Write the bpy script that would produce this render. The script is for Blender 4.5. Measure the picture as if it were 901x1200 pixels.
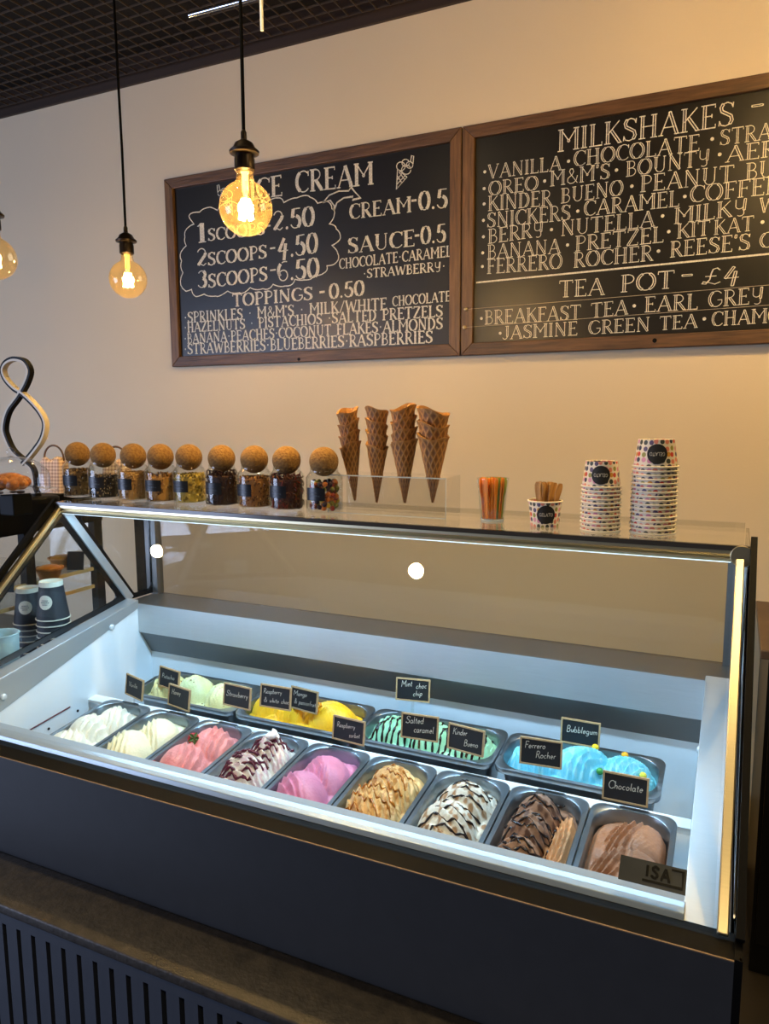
import bpy, math, random
from mathutils import Vector, Matrix, Euler
random.seed(7)
PI = math.pi
R_ = math.radians
for o in list(bpy.data.objects): bpy.data.objects.remove(o)
scn = bpy.context.scene
col = scn.collection

# ------------------------------------------------------------------ camera
CZ = 1.6                                   # camera height above the floor; z below is measured from the camera
FPX = 870.2
YAW, PITCH, ROLL = R_(25.31), R_(-7.69), R_(-.348)
_f = Vector((-math.sin(YAW)*math.cos(PITCH), math.cos(YAW)*math.cos(PITCH), math.sin(PITCH)))
_r = Vector((math.cos(YAW), math.sin(YAW), 0)); _u = _r.cross(_f)
_c, _s = math.cos(ROLL), math.sin(ROLL)
CR, CU = _r*_c+_u*_s, _u*_c-_r*_s
cam = bpy.data.cameras.new('camera'); camo = bpy.data.objects.new('camera', cam); col.objects.link(camo)
cam.sensor_fit = 'VERTICAL'; cam.sensor_height = 24.0; cam.lens = FPX/1200*24.0
cam.clip_start = .05
mw = Matrix((CR, CU, -_f)).transposed().to_4x4(); mw.translation = (0, 0, CZ); camo.matrix_world = mw
scn.camera = camo
def ray(p): return CR*(p[0]-450.5) - CU*(p[1]-600) + _f*FPX
def onX(p, X): v = ray(p); return v*(X/v.x)
def onY(p, Y): v = ray(p); return v*(Y/v.y)
def onZ(p, Z): v = ray(p); return v*(Z/v.z)

# ------------------------------------------------------------------ world, large lights, exposure
w = bpy.data.worlds.new('world'); scn.world = w; w.use_nodes = True
bg = w.node_tree.nodes['Background']; bg.inputs[0].default_value = (.80, .82, .92, 1); bg.inputs[1].default_value = .07
scn.view_settings.view_transform = 'Standard'; scn.view_settings.look = 'None'
scn.view_settings.gamma = 1; scn.view_settings.exposure = 0.17; scn.view_settings.use_curve_mapping = False
def area_light(name, loc, target, sx, sy, power, color):
    l = bpy.data.lights.new(name, 'AREA'); l.shape = 'RECTANGLE'; l.size = sx; l.size_y = sy; l.energy = power; l.color = color
    o = bpy.data.objects.new(name, l); col.objects.link(o); o.location = (loc[0], loc[1], loc[2]+CZ)
    o.rotation_euler = (Vector(target)-Vector(loc)).to_track_quat('-Z', 'Y').to_euler(); return o
area_light('assumed_daylight_fill', (-4.4, -1.3, -.2), (-1.9, 1.3, -.8), 2.2, 1.8, 115, (.56, .68, 1.0))  # unseen cool area light for assumed daylight from the left; no window modelled

# ------------------------------------------------------------------ materials
def lin(h):
    h = h.lstrip('#'); v = [int(h[i:i+2], 16)/255 for i in (0, 2, 4)]
    return tuple((c/12.92 if c <= .04045 else ((c+.055)/1.055)**2.4) for c in v)+(1,)
def newmat(name):
    m = bpy.data.materials.new(name); m.use_nodes = True; nt = m.node_tree
    return m, nt, nt.nodes['Principled BSDF'], nt.nodes['Material Output']
def N(nt, t, **kw):
    n = nt.nodes.new(t)
    for k, v in kw.items():
        if k in n.inputs: n.inputs[k].default_value = v
        else: setattr(n, k, v)
    return n
def mat(name, c, rough=.5, metal=0, var=.12, scale=20, bump=0, bscale=60, stretch=(1, 1, 1), spec=.5, c2=None, **kw):
    m, nt, p, o = newmat(name); L = nt.links
    p.inputs['Roughness'].default_value = rough; p.inputs['Metallic'].default_value = metal
    p.inputs['Specular IOR Level'].default_value = spec
    for k, v in kw.items(): p.inputs[k.replace('_', ' ')].default_value = v
    c = lin(c); c2 = lin(c2) if c2 else tuple(x*(1-var) for x in c[:3])+(1,)
    tc = N(nt, 'ShaderNodeTexCoord'); mp = N(nt, 'ShaderNodeMapping'); mp.inputs['Scale'].default_value = stretch
    L.new(tc.outputs['Object'], mp.inputs['Vector'])
    nz = N(nt, 'ShaderNodeTexNoise', Scale=scale, Detail=5.0); L.new(mp.outputs[0], nz.inputs['Vector'])
    rp = N(nt, 'ShaderNodeValToRGB'); rp.color_ramp.elements[0].position = .3; rp.color_ramp.elements[1].position = .7
    rp.color_ramp.elements[0].color = c2; rp.color_ramp.elements[1].color = c
    L.new(nz.outputs['Fac'], rp.inputs[0]); L.new(rp.outputs[0], p.inputs['Base Color'])
    if bump:
        n2 = N(nt, 'ShaderNodeTexNoise', Scale=bscale, Detail=4.0); L.new(mp.outputs[0], n2.inputs['Vector'])
        b = N(nt, 'ShaderNodeBump', Strength=bump, Distance=.01); L.new(n2.outputs['Fac'], b.inputs['Height']); L.new(b.outputs[0], p.inputs['Normal'])
    return m
def glassmat(name, tint=(1, 1, 1), ior=1.45, rough=0.0, refl=1.0):
    m, nt, p, o = newmat(name); L = nt.links; nt.nodes.remove(p)
    t = N(nt, 'ShaderNodeBsdfTransparent'); t.inputs[0].default_value = (*tint, 1)
    g = N(nt, 'ShaderNodeBsdfGlossy', Roughness=rough); g.inputs[0].default_value = (refl, refl, refl, 1)
    f0 = ((ior-1)/(ior+1))**2; lw = N(nt, 'ShaderNodeLayerWeight', Blend=.5); mx = N(nt, 'ShaderNodeMixShader')
    pw = N(nt, 'ShaderNodeMath', operation='POWER'); pw.inputs[1].default_value = 5; L.new(lw.outputs['Facing'], pw.inputs[0])
    fr = N(nt, 'ShaderNodeMath', operation='MULTIPLY_ADD'); fr.inputs[1].default_value = 1-f0; fr.inputs[2].default_value = f0; L.new(pw.outputs[0], fr.inputs[0])
    L.new(fr.outputs[0], mx.inputs[0]); L.new(t.outputs[0], mx.inputs[1]); L.new(g.outputs[0], mx.inputs[2]); L.new(mx.outputs[0], o.inputs[0])
    return m
def emis(name, c, s):
    m, nt, p, o = newmat(name); p.inputs['Base Color'].default_value = (*c, 1)
    p.inputs['Emission Color'].default_value = (*c, 1); p.inputs['Emission Strength'].default_value = s; return m
def vcolmat(name, rough=.5, bump=.25, bscale=220, sub=0.0, spec=.4):
    m, nt, p, o = newmat(name); L = nt.links
    a = N(nt, 'ShaderNodeVertexColor'); a.layer_name = 'Col'
    tc = N(nt, 'ShaderNodeTexCoord'); nz = N(nt, 'ShaderNodeTexNoise', Scale=bscale, Detail=4.0); L.new(tc.outputs['Object'], nz.inputs['Vector'])
    hs = N(nt, 'ShaderNodeHueSaturation'); mr = N(nt, 'ShaderNodeMapRange'); mr.inputs[3].default_value = .86; mr.inputs[4].default_value = 1.12
    L.new(nz.outputs['Fac'], mr.inputs[0]); L.new(mr.outputs[0], hs.inputs['Value']); L.new(a.outputs['Color'], hs.inputs['Color']); L.new(hs.outputs[0], p.inputs['Base Color'])
    b = N(nt, 'ShaderNodeBump', Strength=bump, Distance=.004); L.new(nz.outputs['Fac'], b.inputs['Height']); L.new(b.outputs[0], p.inputs['Normal'])
    p.inputs['Roughness'].default_value = rough; p.inputs['Specular IOR Level'].default_value = spec
    if sub: p.inputs['Subsurface Weight'].default_value = sub; p.inputs['Subsurface Radius'].default_value = (.01, .008, .006); p.inputs['Subsurface Scale'].default_value = .5
    return m

M = {}
M['wall'] = mat('wall_paint', '#dccaae', .75, var=.035, scale=1.6, bump=.05, bscale=140)
M['ceil'] = mat('ceiling_void', '#1b1512', .9, var=.5, scale=3)
M['wire'] = mat('grid_bar_bronze', '#4c4037', .5, .3, var=.3, scale=30)
M['ctrim'] = mat('dark_timber_trim', '#3a2a1e', .6, var=.4, scale=9, stretch=(.2, 4, 4))
M['floor'] = mat('floor_dark_tile', '#2b2622', .45, var=.3, scale=4)
M['wood'] = mat('stained_pine', '#6b4a2c', .5, c2='#452e1a', scale=7, stretch=(1.2, 14, 14), bump=.2, bscale=16)
M['woodv'] = mat('stained_pine_upright', '#7d5936', .5, c2='#523820', scale=7, stretch=(14, 14, 1.2), bump=.2, bscale=16)
M['slate'] = mat('chalkboard_black', '#17130f', .36, var=.3, scale=6, bump=.03, bscale=30)
M['chalk'] = mat('chalk_paint', '#e9e3d4', .8, c2='#b3aa98', scale=160)
M['chalk_thin'] = mat('chalk_line', '#efe9da', .8, c2='#c4bba8', scale=160)
M['thread'] = mat('white_thread', '#b5a894', .8)
M['pin'] = mat('brass_pin', '#e8d2a6', .3, .5)
M['socket'] = mat('dark_bronze', '#2a211a', .35, .8, var=.3, scale=40)
M['cord'] = mat('black_cord', '#080706', .8, spec=.08)
M['bulb'] = glassmat('amber_bulb_glass', (1.0, .88, .62), 1.62)
_nt = M['bulb'].node_tree; _o = _nt.nodes['Material Output']; _src = _o.inputs[0].links[0].from_socket      # thin gold coating scatters a little light
_t = N(_nt, 'ShaderNodeBsdfTranslucent'); _t.inputs[0].default_value = (1, .62, .22, 1); _m = N(_nt, 'ShaderNodeMixShader'); _m.inputs[0].default_value = .012
_nt.links.new(_src, _m.inputs[1]); _nt.links.new(_t.outputs[0], _m.inputs[2]); _nt.links.new(_m.outputs[0], _o.inputs[0])
M['fil'] = emis('filament_glow', (1, .66, .26), 40)
M['stemglow'] = mat('bulb_stem_glass', '#e8b050', .3, Emission_Color=(1, .55, .15, 1), Emission_Strength=1.0)
M['glass'] = glassmat('clear_pane', (.97, .985, .98), 1.40)
M['glassr'] = glassmat('rear_pane', (.90, .90, .88), 1.40)
M['acryl'] = glassmat('acrylic', (.95, .95, .94), 1.5)
M['jarglass'] = glassmat('jar_glass', (.95, .96, .95), 1.40)
M['edge'] = mat('glass_edge_polish', '#dfe8e4', .15, 0, Emission_Strength=0.0, Alpha=.55)
M['steel'] = mat('brushed_steel', '#c2c3c4', .46, .7, var=.10, scale=40, stretch=(.6, 30, 30), bump=.06, bscale=40)
M['steeld'] = mat('brushed_steel_dark', '#7d7b79', .42, .9, var=.10, scale=40, stretch=(.6, 30, 30), bump=.05)
M['alu'] = mat('satin_aluminium', '#d9cca8', .36, 1, var=.05, scale=30, stretch=(.4, 20, 20))
M['pan'] = mat('pan_steel', '#8e959b', .30, .9, var=.12, scale=26)
M['white'] = mat('white_liner', '#eef2f4', .35, var=.03, scale=12)
M['lip'] = mat('lip_profile', '#b4bfca', .32, .35, var=.04)
M['black'] = mat('black_plastic', '#070708', .6, spec=.12, var=.3)
M['frit'] = mat('black_ceramic_border', '#08090b', .2, var=.2)
M['panel'] = mat('charcoal_laminate', '#36383c', .42, var=.08, scale=30, bump=.02)
M['copper'] = mat('copper_edge', '#8a7560', .5, .3)
M['ledge'] = mat('dark_stone_top', '#433e39', .5, c2='#2c2927', scale=45, bump=.15, bscale=130)
M['slat'] = mat('painted_slat', '#3d424c', .5, var=.15, scale=18, stretch=(3, 3, .6))
M['shelf'] = mat('grey_glass_shelf', '#3d3832', .18, 0, var=.15, scale=12)
M['led'] = emis('led_diffuser', (.72, .88, 1.0), 1.2)
M['lamp'] = emis('downlight_lens', (1, .86, .66), 30)
M['cork'] = mat('cork', '#96713f', .92, c2='#73522a', scale=170, bump=.4, bscale=220)
M['label'] = mat('navy_label', '#121722', .35, var=.2)
M['scrib'] = mat('faint_label_ink', '#4b5565', .7)
M['wafer'] = mat('waffle', '#c4823f', .7, c2='#8e5426', scale=60, bump=.3, bscale=200)
M['stick'] = mat('birch_spoon', '#c99a5b', .7, c2='#9a6c36', scale=30, stretch=(8, 8, 1))
M['orange'] = mat('orange_plastic', '#ff9a3a', .25, var=.1, Alpha=.85)
M['green'] = mat('green_plastic', '#a3bf5a', .25, var=.1, Alpha=.8)
M['yellow'] = mat('yellow_plastic', '#ffbe4a', .25, var=.1, Alpha=.85)
M['rim'] = mat('paper_rim', '#ece2cc', .6, var=.05)
M['ink'] = mat('black_print', '#121110', .6)
M['inkw'] = mat('white_print', '#cfc6b4', .6)
M['cupk'] = mat('black_paper_cup', '#22262e', .6, var=.1)
M['gel'] = vcolmat('gelato', .42, .28, 240, .12)
M['bits'] = vcolmat('topping_pieces', .6, .3, 300)
M['sauce_k'] = mat('dark_chocolate_sauce', '#241009', .25, var=.3, scale=60)
M['sauce_r'] = mat('raspberry_sauce', '#5a1028', .25, var=.3, scale=60)
M['sauce_c'] = mat('caramel_sauce', '#b06a1c', .22, var=.3, scale=60)
M['tagk'] = mat('tag_slate', '#15161a', .6, var=.2, scale=50)
M['tagw'] = mat('tag_wood', '#c4a274', .6, var=.25, scale=60)
M['berry'] = mat('strawberry_flesh', '#c22b2c', .35, var=.4, scale=90, bump=.3, bscale=200)
M['leaf'] = mat('strawberry_leaf', '#4f6b35', .6)
M['crust'] = mat('pie_crust', '#c98a45', .7, c2='#a35f26', scale=40, bump=.4, bscale=90)
M['bun'] = mat('glazed_bun', '#b8702c', .45, c2='#7a4216', scale=60, bump=.5, bscale=80)
M['cream'] = mat('pie_filling', '#e39a33', .35, c2='#c06f1c', scale=50)
M['dome'] = glassmat('dome_glass', (.96, .97, .98), 1.42)
M['counter'] = mat('brown_worktop', '#5a4636', .45, var=.2, scale=14)
M['blackgloss'] = mat('black_carcass', '#0b0a0a', .4, var=.2)
M['ivory'] = mat('led_lamp_diffuser', '#cdbfa9', .5, var=.04)
M['lampblk'] = mat('lamp_black_metal', '#0b0a0a', .55, 0, spec=.15)
M['wick'] = mat('cane_handle', '#6b4d31', .6, var=.3, scale=90)
M['litedge'] = mat('lit_shelf_edge', '#d9b878', .5, var=.1)  # yellow light along the glass shelf edge put into its colour
M['paper'] = mat('pale_paper', '#cfe0dc', .7)
M['chrome'] = mat('chrome_tube', '#cfd3d8', .12, 1)
M['screw'] = mat('screw_cap', '#dfe4e6', .25, .2)
M['red'] = mat('load_line_red', '#5e1f22', .5)
def gingham():
    m, nt, p, o = newmat('gingham_cloth'); L = nt.links
    tc = N(nt, 'ShaderNodeTexCoord'); sx = N(nt, 'ShaderNodeSeparateXYZ'); L.new(tc.outputs['Object'], sx.inputs[0])
    def stripes(sock):
        a = N(nt, 'ShaderNodeMath', operation='MULTIPLY'); a.inputs[1].default_value = 90; L.new(sock, a.inputs[0])
        b = N(nt, 'ShaderNodeMath', operation='FRACT'); L.new(a.outputs[0], b.inputs[0])
        c = N(nt, 'ShaderNodeMath', operation='GREATER_THAN'); c.inputs[1].default_value = .5; L.new(b.outputs[0], c.inputs[0]); return c
    a = stripes(sx.outputs['X']); b = stripes(sx.outputs['Z'])
    s = N(nt, 'ShaderNodeMath', operation='ADD'); L.new(a.outputs[0], s.inputs[0]); L.new(b.outputs[0], s.inputs[1])
    h = N(nt, 'ShaderNodeMath', operation='MULTIPLY'); h.inputs[1].default_value = .5; L.new(s.outputs[0], h.inputs[0])
    r = N(nt, 'ShaderNodeValToRGB'); r.color_ramp.elements[0].color = lin('#e8cdb4'); r.color_ramp.elements[1].color = lin('#a8887c')
    L.new(h.outputs[0], r.inputs[0]); L.new(r.outputs[0], p.inputs['Base Color']); p.inputs['Roughness'].default_value = .9
    return m
M['gingham'] = gingham()
def dots():
    m, nt, p, o = newmat('polka_dot_paper'); L = nt.links
    tc = N(nt, 'ShaderNodeTexCoord'); sx = N(nt, 'ShaderNodeSeparateXYZ'); L.new(tc.outputs['Object'], sx.inputs[0])
    at = N(nt, 'ShaderNodeMath', operation='ARCTAN2'); L.new(sx.outputs['Y'], at.inputs[0]); L.new(sx.outputs['X'], at.inputs[1])
    u = N(nt, 'ShaderNodeMath', operation='MULTIPLY'); u.inputs[1].default_value = .040; L.new(at.outputs[0], u.inputs[0])
    cb = N(nt, 'ShaderNodeCombineXYZ'); L.new(u.outputs[0], cb.inputs['X']); L.new(sx.outputs['Z'], cb.inputs['Y'])
    v = N(nt, 'ShaderNodeTexVoronoi', Scale=82.0, Randomness=.35); v.voronoi_dimensions = '2D'; L.new(cb.outputs[0], v.inputs['Vector'])
    lt = N(nt, 'ShaderNodeMath', operation='LESS_THAN'); lt.inputs[1].default_value = .40; L.new(v.outputs['Distance'], lt.inputs[0])
    sr = N(nt, 'ShaderNodeSeparateColor'); L.new(v.outputs['Color'], sr.inputs[0])
    r = N(nt, 'ShaderNodeValToRGB'); r.color_ramp.interpolation = 'CONSTANT'
    cs = ['#c9402e', '#2a2f4a', '#d9836b', '#8f8a3a', '#3b3f35', '#d28aa0', '#c98f34', '#5a4a6a']
    r.color_ramp.elements[0].color = lin(cs[0]); r.color_ramp.elements[1].position = 1/8; r.color_ramp.elements[1].color = lin(cs[1])
    for i in range(2, 8): e = r.color_ramp.elements.new(i/8); e.color = lin(cs[i])
    L.new(sr.outputs[0], r.inputs[0])
    mx = N(nt, 'ShaderNodeMix', data_type='RGBA'); L.new(lt.outputs[0], mx.inputs['Factor']); mx.inputs['A'].default_value = lin('#ded3bf'); L.new(r.outputs[0], mx.inputs['B'])
    L.new(mx.outputs['Result'], p.inputs['Base Color']); p.inputs['Roughness'].default_value = .5
    return m
M['dots'] = dots()

# ------------------------------------------------------------------ mesh helpers
class MB:
    def __init__(s): s.v = []; s.f = []; s.c = None
    def add(s, vs, fs):
        k = len(s.v); s.v += [tuple(x) for x in vs]; s.f += [tuple(i+k for i in f) for f in fs]; return s
    def box(s, x0, x1, y0, y1, z0, z1):
        return s.add([(x, y, z) for x in (x0, x1) for y in (y0, y1) for z in (z0, z1)],
                     [(0, 1, 3, 2), (4, 6, 7, 5), (0, 4, 5, 1), (2, 3, 7, 6), (0, 2, 6, 4), (1, 5, 7, 3)])
    def obox(s, c, ax, ay, az, hx, hy, hz):
        c = Vector(c); ax, ay, az = Vector(ax).normalized(), Vector(ay).normalized(), Vector(az).normalized()
        return s.add([c+ax*hx*i+ay*hy*j+az*hz*k for i in (-1, 1) for j in (-1, 1) for k in (-1, 1)],
                     [(0, 1, 3, 2), (4, 6, 7, 5), (0, 4, 5, 1), (2, 3, 7, 6), (0, 2, 6, 4), (1, 5, 7, 3)])
    def prismx(s, poly, x0, x1):                      # poly in (y,z), extruded along x
        n = len(poly); vs = [(x0, y, z) for y, z in poly]+[(x1, y, z) for y, z in poly]
        return s.add(vs, [tuple(range(n))[::-1], tuple(range(n, 2*n))]+[(i, (i+1) % n, n+(i+1) % n, n+i) for i in range(n)])
    def prismz(s, poly, z0, z1):
        n = len(poly); vs = [(x, y, z0) for x, y in poly]+[(x, y, z1) for x, y in poly]
        return s.add(vs, [tuple(range(n))[::-1], tuple(range(n, 2*n))]+[(i, (i+1) % n, n+(i+1) % n, n+i) for i in range(n)])
    def ringx(s, outer, inner, x0, x1):               # frame between two loops of equal length
        n = len(outer); vs = [(x, y, z) for x in (x0, x1) for lp in (outer, inner) for y, z in lp]; fs = []
        for i in range(n):
            j = (i+1) % n
            fs += [(i, n+i, n+j, j), (2*n+i, 2*n+j, 3*n+j, 3*n+i), (i, j, 2*n+j, 2*n+i), (n+i, 3*n+i, 3*n+j, n+j)]
        return s.add(vs, fs)
    def lathe(s, prof, n=32, c=(0, 0, 0), cap0=True, cap1=True):
        vs = []; fs = []
        for r, z in prof:
            for i in range(n): a = 2*PI*i/n; vs.append((c[0]+r*math.cos(a), c[1]+r*math.sin(a), c[2]+z))
        for k in range(len(prof)-1):
            for i in range(n): j = (i+1) % n; fs.append((k*n+i, k*n+j, (k+1)*n+j, (k+1)*n+i))
        if cap0: fs.append(tuple(range(n))[::-1])
        if cap1: fs.append(tuple(range((len(prof)-1)*n, len(prof)*n)))
        return s.add(vs, fs)
    def tube(s, pts, r, n=8, closed=False):
        pts = [Vector(p) for p in pts]; m = len(pts); vs = []; fs = []; prev = None
        for i, p in enumerate(pts):
            if closed: t = pts[(i+1) % m]-pts[i-1]
            else: t = pts[min(i+1, m-1)]-pts[max(i-1, 0)]
            t.normalize()
            if prev is None: u = t.cross(Vector((0, 0, 1))) if abs(t.z) < .95 else t.cross(Vector((1, 0, 0)))
            else: u = prev-t*prev.dot(t)
            u.normalize(); prev = u; b = t.cross(u); rr = r[i] if isinstance(r, (list, tuple)) else r
            for k in range(n): a = 2*PI*k/n; vs.append(p+u*math.cos(a)*rr+b*math.sin(a)*rr)
        for i in range(m if closed else m-1):
            j = (i+1) % m
            for k in range(n): q = (k+1) % n; fs.append((i*n+k, i*n+q, j*n+q, j*n+k))
        if not closed: fs += [tuple(range(n))[::-1], tuple(range((m-1)*n, m*n))]
        return s.add(vs, fs)
    def sphere(s, c, r, nu=12, nv=8, sc=(1, 1, 1)):
        vs = [(c[0], c[1], c[2]-r*sc[2])]; fs = []
        for k in range(1, nv):
            a = PI*k/nv-PI/2
            for i in range(nu): b = 2*PI*i/nu; vs.append((c[0]+r*sc[0]*math.cos(a)*math.cos(b), c[1]+r*sc[1]*math.cos(a)*math.sin(b), c[2]+r*sc[2]*math.sin(a)))
        vs.append((c[0], c[1], c[2]+r*sc[2])); t = len(vs)-1
        for i in range(nu): fs.append((0, 1+(i+1) % nu, 1+i)); fs.append((t, t-nu+i, t-nu+(i+1) % nu))
        for k in range(nv-2):
            for i in range(nu): j = (i+1) % nu; fs.append((1+k*nu+i, 1+k*nu+j, 1+(k+1)*nu+j, 1+(k+1)*nu+i))
        return s.add(vs, fs)
    def mesh(s, name, m, smooth=False, off=(0, 0, 0), bevel=0):
        me = bpy.data.meshes.new(name)
        me.from_pydata([(x-off[0], y-off[1], z-off[2]) for x, y, z in s.v], [], s.f)
        me.materials.append(m)
        if bevel:
            import bmesh
            b = bmesh.new(); b.from_mesh(me)
            es = [e for e in b.edges if len(e.link_faces) == 2 and e.calc_face_angle(0) > .5]
            bmesh.ops.bevel(b, geom=es, offset=bevel, segments=2, affect='EDGES', profile=.5); b.to_mesh(me); b.free()
        if smooth:
            for p in me.polygons: p.use_smooth = True
            try: me.set_sharp_from_angle(angle=R_(smooth if smooth > 1 else 50))
            except Exception: pass
        if s.c:
            a = me.color_attributes.new('Col', 'FLOAT_COLOR', 'POINT')
            a.data.foreach_set('color', [x for c in s.c for x in c])
        me.update(); return me
    def obj(s, name, m, parent=None, smooth=False, at=None, loc=None, bevel=0):
        """at: vertices are in scene coordinates (z from the camera) and the parent / this object sits at `at`"""
        off = at if at is not None else (0, 0, 0)
        me = s.mesh(name, M[m] if isinstance(m, str) else m, smooth, off, bevel)
        o = bpy.data.objects.new(name, me); col.objects.link(o)
        if parent is not None: o.parent = parent
        elif at is not None: o.location = (at[0], at[1], at[2]+CZ)
        elif loc is not None: o.location = (loc[0], loc[1], loc[2]+CZ)
        return o
def tag(o, label, cat, group=None, kind=None):
    o['label'] = label; o['category'] = cat
    if group: o['group'] = group
    if kind: o['kind'] = kind
    return o
def thing(name, label, cat, loc, rot=(0, 0, 0), group=None):
    o = bpy.data.objects.new(name, None); col.objects.link(o); o.empty_display_size = .05
    o.location = (loc[0], loc[1], loc[2]+CZ); o.rotation_euler = rot; return tag(o, label, cat, group)
def struct(o): o['kind'] = 'structure'; return o
def dup(root, loc, rot=None, label=None, group=None):
    r = root.copy(); col.objects.link(r); r.location = (loc[0], loc[1], loc[2]+CZ)
    if rot is not None: r.rotation_euler = rot
    if label: r['label'] = label
    if group: r['group'] = group
    for ch in list(root.children):
        c = ch.copy(); col.objects.link(c); c.parent = r
        for g in list(ch.children): d = g.copy(); col.objects.link(d); d.parent = c
    return r

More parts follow.
